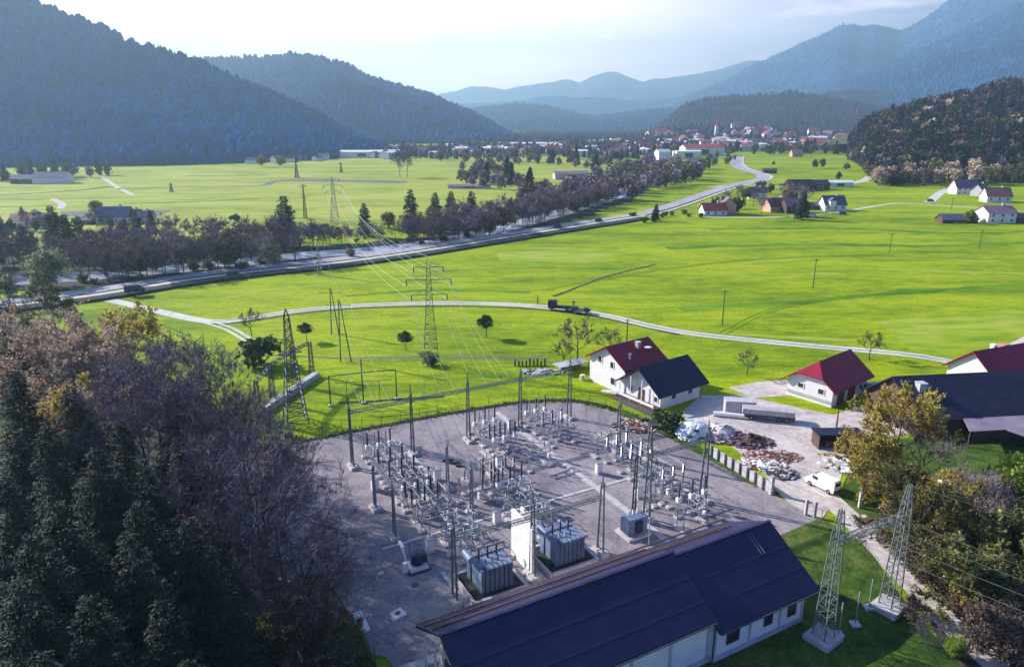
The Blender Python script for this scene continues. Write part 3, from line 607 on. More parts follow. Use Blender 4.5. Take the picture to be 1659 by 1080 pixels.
leafy('field_tree', 'field_tree', 'leaf_green', 5.5, 2.3, 1500, .22, 31, clumps=16, start=.42, tr=.14)
bare_tree('field_bare', 'field_tree', 'leaf_olive', 'twig_brown', 5.5, 1.1, 3, 5, leaf=700, lsize=.13, seed=32, tr=.15, twr=.02, twl=.6, start=.35, first=7)
leafy('shrub_mid', 'bush', 'leaf_olive', 3.4, 2.6, 700, .35, 33, start=.02, cat='bush'); leafy('shrub_dark', 'bush', 'leaf_green', 3.4, 2.4, 700, .35, 34, start=.02, cat='bush')
# far kinds: a few pixels each
conifer('con_far', 16, 3.2, 700, 1.5, 35, shape=.7)
leafy('pur_far', 'bare_tree', 'twig_mid', 12, 4.6, 420, .95, 36, start=.05); leafy('brn_far', 'autumn_tree', 'leaf_plum', 12, 4.8, 420, .95, 37, start=.05)
leafy('olv_far', 'leafy_tree', 'leaf_olive', 12, 4.6, 420, .95, 38, start=.05); leafy('org_far', 'autumn_tree', 'leaf_orange', 12, 4.6, 420, .95, 39, start=.05); leafy('grn_far', 'leafy_tree', 'leaf_green', 12, 4.2, 420, .95, 40, start=.05)
TREEPOS = []
def tree(key, loc, label, s=1.0, group=None, sz=None):
    TREEPOS.append(loc)
    return dup(PROTO[key], (loc[0], loc[1], loc[2] if len(loc) > 2 else 0), random.uniform(0, 6.28), label, group, s, sz)
HP = dict(con_near=24, con_near2=21, con_near3=24, bare_near=19, bare_near2=17, bare_side=22, orange_near=17, gold_near=15, olive_near=13)
def toptree(key, x, y, h, label, group=None, wide=1.0):
    """tree whose top shows at photo pixel x,y"""
    p = G(x, y, h); k = h / HP[key]; return tree(key, (p.x, p.y, 0), label, k * wide, group, k)
# left foreground wood ---------------------------------------------------------------
LW = 'trees of the wood in the left foreground'
for key, x, y, h, lab in [
    ('bare_near', 5, 482, 16, 'bare tree at the far upper left corner of the foreground wood beside the road'),
    ('con_near2', 40, 512, 17, 'dark conifer at the left edge, upper back of the foreground wood'),
    ('con_near2', 122, 497, 16, 'dark bushy conifer standing behind the orange-brown tree in the foreground wood'),
    ('con_near2', 150, 530, 14, 'smaller dark conifer right of the orange-brown tree, below the meadow edge'),
    ('olive_near', 80, 478, 11, 'olive tree at the top of the foreground wood just below the road'),
    ('orange_near', 62, 536, 19, 'orange-brown autumn tree, tallest on the left of the foreground wood'),
    ('orange_near', 122, 556, 18, 'orange-brown autumn tree right of its taller orange neighbour'),
    ('gold_near', 203, 525, 15, 'yellowish half-bare tree at the meadow edge of the foreground wood'),
    ('bare_near2', 240, 585, 15, 'bare brown tree with spreading twigs beside the yellowish tree'),
    ('bare_near', 268, 592, 17, 'bare purple tree at the top edge of the wood against the meadow'),
    ('bare_near', 318, 616, 18, 'wide bare purple tree at the meadow edge, middle of the wood'),
    
    ('bare_near', 215, 640, 18, 'bare purple tree between the gold tree and the tall conifers'),
    ('orange_near', 150, 640, 15, 'brown autumn tree below the two orange-brown trees'),
    ('gold_near', 120, 665, 14, 'yellowing tree low between the dark conifers and the orange trees'),
    ('con_near', 18, 592, 24, 'tall dark conifer at the left picture edge of the foreground wood'),
    ('con_near', 70, 680, 23, 'dark green conifer right of the tall one at the left edge'),
    ('con_near3', 150, 715, 23, 'sunlit green conifer in the middle left of the foreground wood'),
    ('con_near2', 232, 745, 22, 'green conifer in front of the bare purple trees'),
    ('con_near3', 325, 735, 16, 'dark conifer among the bare trees near the switchyard side'),
    ('con_near2', 285, 700, 19, 'slender dark conifer half hidden in bare purple crowns'),
    ('bare_near2', 385, 660, 14, 'pinkish-brown bare tree at the right tip of the wood by the meadow'),
    ('bare_near2', 352, 690, 15, 'brown bare tree just behind the right tip of the wood'),
    ('bare_near', 420, 735, 15, 'bare purple tree at the corner of the gravel yard'),
    ('bare_near', 372, 765, 17, 'bare purple tree left of the corner of the gravel yard'),
    ('bare_side', 400, 730, 20, 'bare tree with a long straight stem in front of the gravel yard'),
    ('bare_side', 440, 800, 17, 'bare tree reaching over the gravel with spreading side branches'),
    ('bare_side', 480, 860, 12, 'low bare tree overhanging the gravel yard edge'),
    ('bare_near', 455, 905, 12, 'bare brownish tree beside the lower gravel edge'),
    ('con_near', 0, 760, 24, 'sunlit conifer at the left picture edge, middle height'),
    ('con_near3', 85, 800, 25, 'broad conifer with sunlit green branches low on the left'),
    ('con_near2', 205, 850, 24, 'dark conifer in deep shade, lower left'),
    ('con_near3', 300, 830, 22, 'very dark conifer in the shaded middle of the wood'),
    ('con_near', 345, 860, 17, 'very dark broad conifer next to the bare trees by the yard'),
    ('con_near3', 25, 930, 24, 'dark conifer at the lower left corner'),
    ('con_near', 140, 950, 24, 'dark conifer at the bottom edge, left'),
    ('con_near2', 255, 960, 22, 'dark conifer at the bottom edge in the darkest part of the wood'),
    ('con_near3', 340, 970, 15, 'dark conifer at the bottom edge near the undergrowth'),
    ('con_near2', 60, 1040, 24, 'dark conifer cut by the bottom left picture edge'),
    ('con_near', 300, 1060, 20, 'dark conifer cut by the bottom picture edge'),
    ('con_near3', 110, 620, 21, 'dark conifer between the orange crowns and the left picture edge'), ('con_near', 190, 672, 21, 'dark conifer rising under the brown autumn tree'), ('con_near2', 270, 655, 17, 'narrow dark conifer between two purple crowns'), ('con_near3', 45, 850, 25, 'broad dark conifer near the left edge, lower half'), ('con_near3', 220, 800, 23, 'broad dark conifer left of the shaded middle'), ('con_near2', 5, 520, 18, 'black-green conifer at the very top left of the wood'),
    ('con_near2', 190, 760, 19, 'smaller conifer wedged between two sunlit ones'),
    
    ('bare_near2', 180, 600, 16, 'bare brown tree left of the purple crowns'),
    ('con_near2', 20, 690, 20, 'dark conifer under the tall one at the left edge'),
    ('bare_near', 335, 660, 16, 'purple bare tree close behind the wide one at the meadow')]:
    toptree(key, x, y, h, lab, LW)
for key, x, y, s, lab in [('bush_olive', 500, 1010, .7, 'brown-green bush in the undergrowth beside the white inspection shaft'), ('bush_olive', 560, 1075, .6, 'olive bush at the bottom edge left of the control building'),
    ('bush_plum', 515, 1060, .8, 'reddish bush in the undergrowth at the bottom edge'), ('bush_purple', 470, 985, .7, 'bare purple bush at the edge of the shaded wood'), ('bush_olive', 470, 1070, .8, 'olive bush against the dark conifers at the bottom'),
    ('bush_purple', 535, 985, .5, 'small bare bush at the yard edge above the inspection shaft'), ('bush_olive', 455, 775, .3, 'low yellow-green shrub at the corner of the gravel yard')]:
    tree(key, G(x, y), lab, s, 'bushes at the edge of the wood')
# bushes and trees at the right foreground ---------------------------------------------
RB = 'bushes and trees at the lower right'
for key, x, y, h, lab in [('gold_near', 1462, 655, 12.5, 'tall golden autumn tree in front of the big barn'), ('gold_near', 1412, 715, 9.5, 'golden tree left of the tall one above the dirt road'), ('bare_near2', 1505, 700, 10, 'half-bare brown tree right of the tall golden tree'),
    ('gold_near', 1545, 785, 8, 'yellow-brown tree in front of the barn lawn'), ('olive_near', 1500, 790, 10, 'olive tree behind the lattice portal'), ('bare_near2', 1590, 790, 9, 'bare purple-brown tree below the barn lawn')]:
    toptree(key, x, y, h, lab, RB)
for key, x, y, s, lab in [
    ('lime_near', 1640, 845, 1.15, 'bright yellow-green bush at the right edge below the barn'), ('green_near', 1612, 830, .7, 'dark green bush between the lawn and the lime bush'),
    ('bush_gold', 1425, 825, .75, 'yellow-green bush beside the van'), ('lime_near', 1405, 800, .45, 'small lime bush right beside the van'), ('bush_olive', 1470, 835, .9, 'olive bush under the tall golden tree'),
    ('bush_gold', 1495, 880, 1.0, 'olive-gold bush right behind the right lattice mast'), ('bush_gold', 1530, 905, 1.1, 'olive-gold bush in the thicket beside the dirt road'), ('bush_purple', 1560, 860, 1.0, 'bare purple thicket bush in the middle of the right slope'),
    ('bush_purple', 1595, 885, 1.0, 'bare purple bush right of its twin on the slope'), ('bush_olive', 1555, 950, 1.0, 'dense olive bush on the slope above the wires'), ('bush_olive', 1610, 930, .9, 'olive bush right of the purple bushes'),
    ('bush_plum', 1520, 930, 1.1, 'reddish brambles beside the dirt road below the mast'), ('bush_olive', 1560, 1000, 1.2, 'olive brambles midway down the road bank'), ('bush_plum', 1610, 1010, 1.3, 'reddish brambles right of the road bank'),
    ('bush_olive', 1640, 960, 1.3, 'olive brambles at the right picture edge'), ('bush_plum', 1600, 1060, 1.2, 'brambles at the bottom of the road bank'), ('bush_plum', 1650, 1060, 1.3, 'brambles in the bottom right corner'),
    ('bush_gold', 1650, 1010, .9, 'golden bush in the right corner thicket'), ('bush_olive', 1570, 1055, .4, 'small yellow bush beside the lower dirt road'), ('lime_near', 1545, 1065, .3, 'small lime shrub left of the lower dirt road'),
    ('bush_olive', 1490, 905, .8, 'low brambles at the foot of the right mast path'), ('bush_plum', 1450, 850, .8, 'low brown brambles under the golden tree'), ('bush_olive', 1640, 900, .9, 'dark olive bush below the lime bush'), ('bush_purple', 1500, 1045, .35, 'dry bare bush between fence and dirt road'),
    ('bush_plum', 1480, 1000, .5, 'low brambles along the fence left of the road'), ('bush_gold', 1580, 980, .8, 'golden bush among the red brambles'), ('bush_olive', 1440, 800, .7, 'brown scrub behind the bush beside the van')]:
    tree(key, G(x, y), lab, s, RB)
# field trees --------------------------------------------------------------------------
for key, x, y, h, lab in [('field_tree', 788, 547, 5.7, 'small round tree alone in the meadow right of the pylon'), ('field_tree', 658, 568, 4.6, 'small leaning tree in the meadow left of the pylon'),
    ('field_tree', 497, 553, 4.6, 'small tree in the meadow right of the tall lattice tower'), ('field_bare', 408, 545, 5.6, 'small sparse tree standing against the field road'), ('shrub_dark', 421, 592, 6.8, 'dark dense round tree by the end of the field track'),
    ('field_bare', 935, 590, 8.5, 'bare orchard tree left of the crimson-roofed house'), ('field_bare', 988, 578, 5.5, 'small bare tree behind the crimson-roofed house'), ('field_bare', 912, 592, 4.5, 'low bare tree left of the orchard tree'), ('field_bare', 1210, 608, 4.6, 'small sparse tree between the dark roof and the red barn'),
    ('field_bare', 1408, 582, 5.2, 'wind-bent tree beside the field road above the red barn'), ('shrub_mid', 700, 592, 2.6, 'bramble clump around the foot of the big pylon'), ('shrub_dark', 1082, 697, 3.6, 'dark evergreen bush left of the white tarpaulin'),
    ('con_mid', 1062, 358, 9, 'small dark spruce beside the main road'), ('shrub_dark', 1043, 361, 3.2, 'dark bush left of the small roadside spruce'), ('shrub_dark', 1025, 352, 3.0, 'dark bush on the far road verge'), ('con_mid', 1298, 356, 15, 'tall dark spruce beside the farmstead'),
    ('green_mid', 1253, 268, 5, 'small dark shrub in the distant field by the upper road'), ('green_mid', 1320, 273, 10, 'dark tree left of a pair in the distant right field'), ('green_mid', 1332, 272, 10, 'dark tree right of a pair in the distant right field'), ('olive_mid', 1371, 277, 8.5, 'pale sparse tree in the distant right field'),
    ('green_mid', 1358, 292, 7.5, 'dark round tree above the farm lane'), ('green_mid', 1416, 274, 8.5, 'round dark tree near the wooded slope'), ('olive_mid', 1570, 362, 7, 'grey tree beside the long dark shed'), ('con_mid2', 466, 400, 21.5, 'big dark spruce towering over the river trees'),
    ('con_mid', 592, 383, 12.6, 'dark spruce left of the row of four beyond the river'), ('con_mid', 667, 374, 16.3, 'tallest spruce of the row beyond the river'), ('con_mid', 682, 376, 8, 'small spruce at the foot of the tallest one'), ('con_mid', 706, 370, 14.5, 'second spruce of the row beyond the river'), ('con_mid', 732, 370, 15, 'third spruce of the row beyond the river'),
    ('con_mid', 765, 370, 15, 'last spruce on the right of the row beyond the river'), ('olive_mid', 630, 372, 9, 'pale round tree between two spruces beyond the river'), ('bare_mid', 750, 372, 12, 'bare tree between the last two spruces'),
    ('con_mid2', 92, 398, 17, 'dark pointed spruce above the left river trees'), ('con_mid2', 115, 418, 17, 'dark spruce leaning against the pointed one on the left'), ('con_mid', 38, 356, 7, 'slim dark cypress beside the left white house'), ('green_mid', 62, 366, 8, 'dark tree beside the left white house'),
    ('pale_mid', 82, 466, 12.5, 'big pale willow on the near side of the river at the left'), ('pale_mid', 370, 432, 7, 'pale willow below the big spruce'), ('pale_mid', 440, 430, 8.5, 'pale willow at the foot of the big spruce'), ('pale_mid', 568, 418, 4, 'small pale bush on the river bank'), ('gold_mid', 243, 437, 10, 'bright yellow poplar among the dark river trees'),
    ('olive_mid', 157, 350, 9, 'tree in front of the ploughed strip beside the left farmhouse'), ('shrub_dark', 381, 359, 4, 'lone dark bush in the meadow right of the left farmhouse'), ('olive_mid', 425, 271, 14, 'lone tree at the foot of the left hill'), ('olive_mid', 456, 271, 13, 'second lone tree at the foot of the left hill'),
    ('bare_mid', 648, 288, 20, 'pair of bare trees in the far meadow, left one'), ('bare_mid', 660, 287, 20, 'pair of bare trees in the far meadow, right one'), ('con_mid', 1058, 360, 6, 'small dark spruce next to the roadside spruce')]:
    p = G(x, y); H0 = dict(field_tree=5.5, field_bare=5.5, shrub_mid=3.4, shrub_dark=3.4, con_mid=16, con_mid2=22, green_mid=11, olive_mid=11, bare_mid=13, pale_mid=11, gold_mid=11)[key]
    tree(key, (p.x, p.y, 0), lab, h / H0 * (1.18 if key == 'con_mid' and y > 365 else 1), 'single trees in the meadows')
# belts ---------------------------------------------------------------------------------
def inpoly(x, y, P):
    c = False; j = len(P) - 1
    for i in range(len(P)):
        if (P[i][1] > y) != (P[j][1] > y) and x < (P[j][0] - P[i][0]) * (y - P[i][1]) / (P[j][1] - P[i][1]) + P[i][0]: c = not c
        j = i
    return c
KLAB = {'bare_mid': 'bare purple-grey tree', 'bare_mid2': 'bare brown tree', 'brown_mid': 'reddish-brown thinning tree', 'olive_mid': 'olive green leafy tree', 'green_mid': 'dark green leafy tree', 'gold_mid': 'golden autumn tree', 'con_mid': 'dark spruce', 'orange_mid': 'orange autumn tree', 'pale_mid': 'pale willow',
        'pur_far': 'bare purple tree', 'brn_far': 'reddish-brown tree', 'olv_far': 'olive tree', 'org_far': 'orange-brown tree', 'grn_far': 'dark green tree', 'con_far': 'dark spruce', 'shrub_mid': 'olive scrub bush', 'shrub_dark': 'dark scrub bush'}
def belt_trees(poly, n, mind, kinds, where, s0, s1, zf=None, persp=0):
    xs = [p[0] for p in poly]; ys = [p[1] for p in poly]; got = []; tries = 0; keys = [k for k, w in kinds for _ in range(w)]
    while len(got) < n and tries < n * 60:
        tries += 1; x, y = random.uniform(min(xs), max(xs)), random.uniform(min(ys), max(ys))
        if not inpoly(x, y, poly): continue
        p = G(x, y)
        if any((p.x - q.x) ** 2 + (p.y - q.y) ** 2 < mind ** 2 for q in got[-150:]): continue
        got.append(p); k = random.choice(keys); tree(k, p, f'{KLAB[k]} {where}', random.uniform(s0, s1), f'{KLAB[k]}s {where}')
mids = [('bare_mid', 6), ('bare_mid2', 4), ('brown_mid', 3), ('olive_mid', 2), ('green_mid', 1)]
belt_trees([(-40, 418), (0, 412), (230, 408), (240, 410), (200, 446), (0, 446), (-40, 450)], 36, 5.6, mids + [('con_mid', 2), ('green_mid', 2)], 'in the belt along the river at the far left', .6, .9)
belt_trees([(180, 412), (300, 402), (440, 395), (480, 398), (460, 425), (330, 442), (200, 452)], 44, 5.6, mids, 'in the river belt left of the big spruce', .65, .95)
belt_trees([(120, 448), (260, 442), (390, 432), (480, 421), (480, 427), (380, 440), (250, 452), (120, 464)], 44, 4.2, [('brown_mid', 4), ('shrub_mid', 2), ('shrub_dark', 3), ('bare_mid', 5), ('bare_mid2', 2), ('olive_mid', 1)], 'on the near river bank above the road', .6, 1.05)
belt_trees([(-30, 448), (60, 448), (60, 476), (-30, 486)], 9, 5, [('olive_mid', 2), ('shrub_mid', 2), ('pale_mid', 1)], 'at the left edge between river and road', .4, .7)
belt_trees([(480, 392), (620, 392), (800, 374), (800, 386), (620, 402), (480, 406)], 44, 4.5, [('bare_mid', 4), ('bare_mid2', 2), ('shrub_dark', 3), ('brown_mid', 2)], 'in the low hedge beyond the river', .45, .72)
belt_trees([(660, 384), (850, 352), (880, 362), (820, 378), (700, 394), (660, 396)], 34, 4.5, mids + [('orange_mid', 1), ('brown_mid', 2)], 'in the river trees behind the main road', .55, .95)
belt_trees([(690, 402), (800, 382), (900, 357), (1000, 326), (990, 318), (880, 350), (760, 380), (690, 394)], 38, 5.4, [('bare_mid', 4), ('brown_mid', 3), ('bare_mid2', 3), ('olive_mid', 1), ('shrub_mid', 2)], 'on the near river bank right of the pylon wires', .55, .85)
belt_trees([(820, 350), (1000, 318), (1010, 324), (940, 350), (880, 366), (840, 372)], 46, 5.5, [('bare_mid', 5), ('brown_mid', 4), ('bare_mid2', 3), ('olive_mid', 1)], 'in the river trees below the weir', .6, .95)
belt_trees([(900, 330), (960, 300), (1050, 262), (1065, 262), (1015, 310), (990, 322), (920, 345)], 52, 9, [('pur_far', 7), ('brn_far', 2), ('olv_far', 1)], 'in the purple wood left of the canal', .9, 1.35)
belt_trees([(1010, 322), (1075, 268), (1140, 268), (1140, 290), (1060, 312), (1020, 328)], 46, 8, [('pur_far', 6), ('brn_far', 3), ('olv_far', 2)], 'in the purple wood right of the canal', .9, 1.3)
belt_trees([(738, 292), (742, 270), (800, 272), (850, 300), (870, 318), (850, 330), (820, 312), (760, 302)], 34, 9, [('pur_far', 5), ('brn_far', 2), ('con_far', 1)], 'in the purple copse in the far meadow', .8, 1.2)
belt_trees([(830, 320), (880, 300), (900, 330), (880, 345), (840, 345)], 12, 8, [('pur_far', 5), ('brn_far', 2)], 'between the far copse and the river', .7, 1.0)
belt_trees([(700, 262), (720, 258), (940, 262), (1000, 270), (960, 282), (900, 268), (780, 266)], 34, 13, [('pur_far', 4), ('con_far', 2), ('brn_far', 2), ('olv_far', 1)], 'in the hedges before the town', .8, 1.3)
belt_trees([(0, 296), (0, 286), (90, 282), (150, 284), (200, 280), (150, 290), (100, 296)], 22, 9, [('pur_far', 3), ('grn_far', 2), ('con_far', 1)], 'around the farm at the foot of the left hill', .7, 1.1)
belt_trees([(0, 375), (60, 372), (150, 372), (260, 370), (260, 380), (0, 388)], 22, 6, [('green_mid', 3), ('bare_mid', 2), ('con_mid', 1)], 'around the left white houses', .45, .7)
belt_trees([(1145, 350), (1180, 318), (1250, 312), (1310, 325), (1300, 352), (1220, 352)], 20, 6, [('bare_mid', 5), ('brown_mid', 3), ('green_mid', 2), ('olive_mid', 1), ('con_mid', 1)], 'in the farmstead on the right', .55, .95)
belt_trees([(1060, 349), (1145, 345), (1145, 352), (1060, 356)], 9, 5, [('shrub_mid', 2), ('shrub_dark', 1)], 'along the road before the farmstead', .5, .9)
belt_trees([(1110, 283), (1195, 262), (1180, 255), (1130, 258)], 14, 12, [('olv_far', 2), ('pur_far', 2), ('grn_far', 1)], 'between the purple wood and the upper road', .6, 1.0)
belt_trees([(560, 247), (720, 242), (900, 236), (1060, 228), (1230, 226), (1400, 236), (1400, 252), (1200, 250), (1080, 258), (1000, 262), (860, 256), (700, 258), (560, 256)], 110, 17, [('pur_far', 1), ('brn_far', 4), ('olv_far', 2), ('grn_far', 2), ('con_far', 2), ('org_far', 1)], 'among the houses of the far town', .75, 1.3)
belt_trees([(1210, 250), (1400, 238), (1420, 246), (1400, 250), (1300, 252)], 46, 11, [('grn_far', 4), ('pur_far', 1), ('con_far', 3), ('brn_far', 2)], 'in the dark hedge at the top of the right field', 1.0, 1.5)
# wooded slope at the right: every tree on its own
got = []; V88, Z88 = HILLS['wooded_hill88']
for k in range(9000):
    if len(got) >= 240: break
    fx, t = random.uniform(0, .78), random.random() ** 1.7 * .97; p = hill_pt('wooded_hill88', fx, t)
    if p.z < -1.5: p.z = 0
    sxp = 829.5 + FPX * p.x / (p.y * math.cos(PITCH) - (p.z - CAMH) * math.sin(PITCH))
    if sxp > 1690 or any((p.x - q.x) ** 2 + (p.y - q.y) ** 2 < (8.5 + p.y * .006) ** 2 for q in got): continue
    got.append(p); edge = t < .12; r_ = random.random()
    if edge: ky = random.choice(['org_far', 'org_far', 'olv_far', 'brn_far', 'pur_far'])
    elif sxp > 1560 and p.z > 55: ky = random.choice(['con_far', 'grn_far', 'brn_far'])
    else: ky = random.choice(['pur_far'] * 1 + ['brn_far'] * 4 + ['grn_far'] * 3 + ['olv_far'] * 3 + ['con_far'] * 4 + ['org_far'])
    wh = 'at the foot of the wooded slope' if edge else ('high on the wooded slope' if t > .45 else 'halfway up the wooded slope')
    tree(ky, (p.x, p.y, p.z - .5), f'{KLAB[ky]} {wh} at the right', random.uniform(.95, 1.5), f'{KLAB[ky]}s {wh}')
hill_foliage('hillside_forest', 'wooded_hill88', 3400, 9, 17, ['wood_purple', 'wood_purple', 'wood_dark', 'wood_dark', 'wood_olive', 'wood_purple', 'wood_dark'], 'unbroken dark wood covering the upper part of the right slope', .10, 1.0, fx1=.8)
hill_foliage('hillside_forest', 'wooded_hill88', 600, 9, 16, ['wood_purple', 'wood_dark', 'wood_olive'], 'wood on the back shoulder of the right slope', .0, 1.0, fx1=.16)
# ------------------------------------------------ houses
def gable_wall(L, Wd, hw, hr, m=None):
    b = MB(); b.xprism([(-Wd / 2, 0), (Wd / 2, 0), (Wd / 2, hw), (0, hr), (-Wd / 2, hw)], -L / 2, L / 2); return b
def gable_roof(L, Wd, hw, hr, oh=.6, og=.6, th=.22, hip=0.0):
    """two slopes with thickness; hip > 0 clips the -x gable top"""
    b = MB(); sl = (hr - hw) / (Wd / 2); ye = Wd / 2 + oh; ze = hw - sl * oh; x0, x1 = -L / 2 - og, L / 2 + og; u = .03
    xr = x0 + hip
    for sy in (1, -1):
        A = [(x0, sy * ye, ze), (x1, sy * ye, ze), (x1, 0, hr + u), (xr, 0, hr + u)]
        if hip: hy = ye * .5; A.append((x0, sy * hy, ze + (hr - ze) * .5))
        k = len(A); vs = [(p[0], p[1], p[2] + u) for p in A] + [(p[0], p[1], p[2] + th + u) for p in A]
        top = tuple(range(k, 2 * k)); bot = tuple(range(k))[::-1]
        if sy < 0: fs = [top, bot]
        else: fs = [top[::-1], bot[::-1]]
        b.add(vs, fs + [(i, (i + 1) % k, k + (i + 1) % k, k + i) for i in range(k)])
    if hip:
        hy = ye * .5; z = ze + (hr - ze) * .5; vs = [(x0, hy, z + u + .01), (x0, -hy, z + u + .01), (xr, 0, hr + 2 * u + .01)]; vs += [(p[0], p[1], p[2] + th) for p in vs]
        b.add(vs, [(0, 1, 2), (5, 4, 3), (0, 3, 4, 1), (1, 4, 5, 2), (2, 5, 3, 0)])
    return b
def house(name, label, c, rz, L, Wd, hw, hr, wallm='white_wall', roofm='tile_brown', wins=(), doors=(), chim=(), oh=.6, og=.6, hip=0.0, cat='house', group=None, wlab=None):
    t = thing(name, label, cat, (c[0], c[1], c[2] if len(c) > 2 else 0), rz, group)
    wb_ = gable_wall(L, Wd, hw, hr) if not hip else MB().xprism([(-Wd / 2, 0), (Wd / 2, 0), (Wd / 2, hw), (0, hr), (-Wd / 2, hw)], -L / 2 + hip, L / 2).xprism([(-Wd / 2, 0), (Wd / 2, 0), (Wd / 2, hw), (Wd / 3.4, hw + (hr - hw) * .35), (-Wd / 3.4, hw + (hr - hw) * .35), (-Wd / 2, hw)], -L / 2, -L / 2 + hip)
    wb_.build('wall', wallm, t); r = gable_roof(L, Wd, hw, hr, oh, og, hip=hip).build('roof', roofm, t)
    def openings(lst, nm, mm):
        for f, p, z, w, h in lst:
            q, a = {'x-': ((-L / 2, p), math.pi / 2), 'x+': ((L / 2, p), math.pi / 2), 'y-': ((p, -Wd / 2), 0), 'y+': ((p, Wd / 2), 0)}[f]
            b = MB(); b.box((q[0], q[1], z), (w, .10, h), a); o = b.build(nm, mm, t)
            b = MB(); s = {'x-': (-1, 0), 'x+': (1, 0), 'y-': (0, -1), 'y+': (0, 1)}[f]; e = (q[0] + s[0] * .04, q[1] + s[1] * .04)
            ca, sa = math.cos(a), math.sin(a)
            for dx, dz, ww, hh in ((-w / 2, 0, .12, h + .12), (w / 2, 0, .12, h + .12), (0, h / 2 + .03, w - .12, .12), (0, -h / 2 - .03, w + .3, .12)):
                b.box((e[0] + dx * ca, e[1] + dx * sa, z + dz), (ww, .12, hh), a)
            b.build('frame', 'white_paint' if nm == 'window' else 'wood', o)
    openings(wins, 'window', 'glass'); openings(doors, 'door', 'wood')
    for x, y, s, m_ in chim:
        z = hr - abs(y) * (hr - hw) / (Wd / 2); b = MB(); b.box((x, y, z + .45), (s, s, 1.5)); b.box((x, y, z + 1.27), (s + .2, s + .2, .14)); b.build('chimney', m_, r)
    return t
t = house('house', 'white gabled house with a crimson roof beside the dark-roofed one', (22.6, 133.0), rad(35.5), 10.2, 9.8, 5.3, 8.2, 'white_wall', 'crimson_roof',
      wins=[('x-', 2.0, 5.3, 1.0, 1.3), ('x-', -1.4, 5.0, 1.0, 1.3), ('x-', -1.8, 1.8, 1.3, 1.4), ('y-', 2, 3.6, 1.2, 1.3), ('y-', -2.5, 3.6, 1.2, 1.3)], chim=[(1.4, -1.6, .8, 'concrete'), (-2.6, -3.6, .35, 'galvanised')], oh=.8, og=.8)
b = MB(); b.box((3.2, -2.6, 7.35), (1.1, 1.0, .12)); b.build('skylight', 'white_paint', t)
t = house('house', 'white bungalow with a steep navy-black roof and a porch facing the switchyard', (28.3, 125.6), rad(36), 10.4, 9.4, 3.3, 6.7, 'white_wall', 'black_roof',
      wins=[('x-', 2.9, 1.9, 1.1, 1.1), ('x-', -3.4, 1.6, .9, 1.0), ('y-', -2, 1.9, 1.2, 1.0), ('y-', 2.5, 1.9, 1.2, 1.0)], doors=[('x-', 0.2, 1.4, 1.3, 2.2)], oh=.9, og=1.6)
b = MB(); b.box((-6.2, 0, .35), (2.0, 9.6, .12)); b.box((-7.3, 0, .12), (2.6, 10.6, .2)); b.build('terrace', 'wood', t)
b = MB()
for y in (-4.2, -1.4, 1.4, 4.2): b.bar((-6.9, y, .4), (-6.9, y, 3.4 + (0 if abs(y) > 3 else 1.6)), .10)
b.build('porch_post', 'white_paint', t)
b = MB(); b.box((-7.1, 0, .95), (.06, 9.2, .5)); b.build('railing', 'white_paint', t)
t = house('barn', 'white-walled outbuilding with a half-hipped crimson roof beside the farm yard', (60.3, 127.2), rad(39), 13.2, 8.8, 3.6, 7.0, 'white_wall', 'crimson_roof',
      wins=[('x-', 1.8, 2.6, 1.2, .9), ('x-', -2.2, 2.5, 1.2, 1.0), ('y-', 4, 1.6, 1.2, 1.0)], doors=[('y-', -3.5, 1.3, 2.4, 2.4), ('y-', 0.5, 1.3, 2.6, 2.4)], oh=.9, og=.9, hip=3.2, cat='outbuilding')
b = MB(); b.box((-6.72, 0, 1.0), (.12, 8.9, .5)); b.build('wall_band', 'grey_wall', t)
t = house('barn', 'long farm barn with a huge dark navy roof and brown gable wall', (79.6, 115.6), rad(7), 28, 13.4, 3.3, 8.0, 'wood', 'barn_roof', chim=[(-11.0, -2.2, 1.3, 'concrete')], oh=.7, og=.9, cat='barn',
      doors=[('x-', -1.5, 1.8, 3.2, 3.4)])
b = MB(); vs = [(-6.5, -7.35, 3.05), (16, -7.35, 3.05), (16, -15.2, 2.5), (-0.2, -15.2, 2.5), (-2.4, -11.5, 2.76), (-8.6, -11.5, 2.76)]; vs += [(x, y, z + .14) for x, y, z in vs]
b.add(vs, [(0, 1, 2, 3, 4, 5), (11, 10, 9, 8, 7, 6)] + [(i, 6 + i, 6 + (i + 1) % 6, (i + 1) % 6) for i in range(6)]); b.build('lean_to_roof', 'lean_roof', t)
b = MB(); b.box((4, -9, 1.25), (19, .3, 2.5)); [b.bar((x, y, 0), (x, y, 2.5), .12) for x, y in ((-8.2, -11.2), (-2.6, -11.3), (.2, -14.9), (6, -14.9), (12, -14.9))]; b.build('lean_to_wall', 'wood', t)
house('house', 'house with a dark red roof behind the big navy-roofed barn at the right edge', (97.5, 132.5), rad(22), 19, 10, 3.6, 7.6, 'white_wall', 'crimson_roof', chim=[(-3.2, 1.0, .8, 'white_wall'), (1.0, 1.8, 1.3, 'tile_orange')], oh=.8, og=.9, cat='house')
def hp(x, y): return G(x, y)
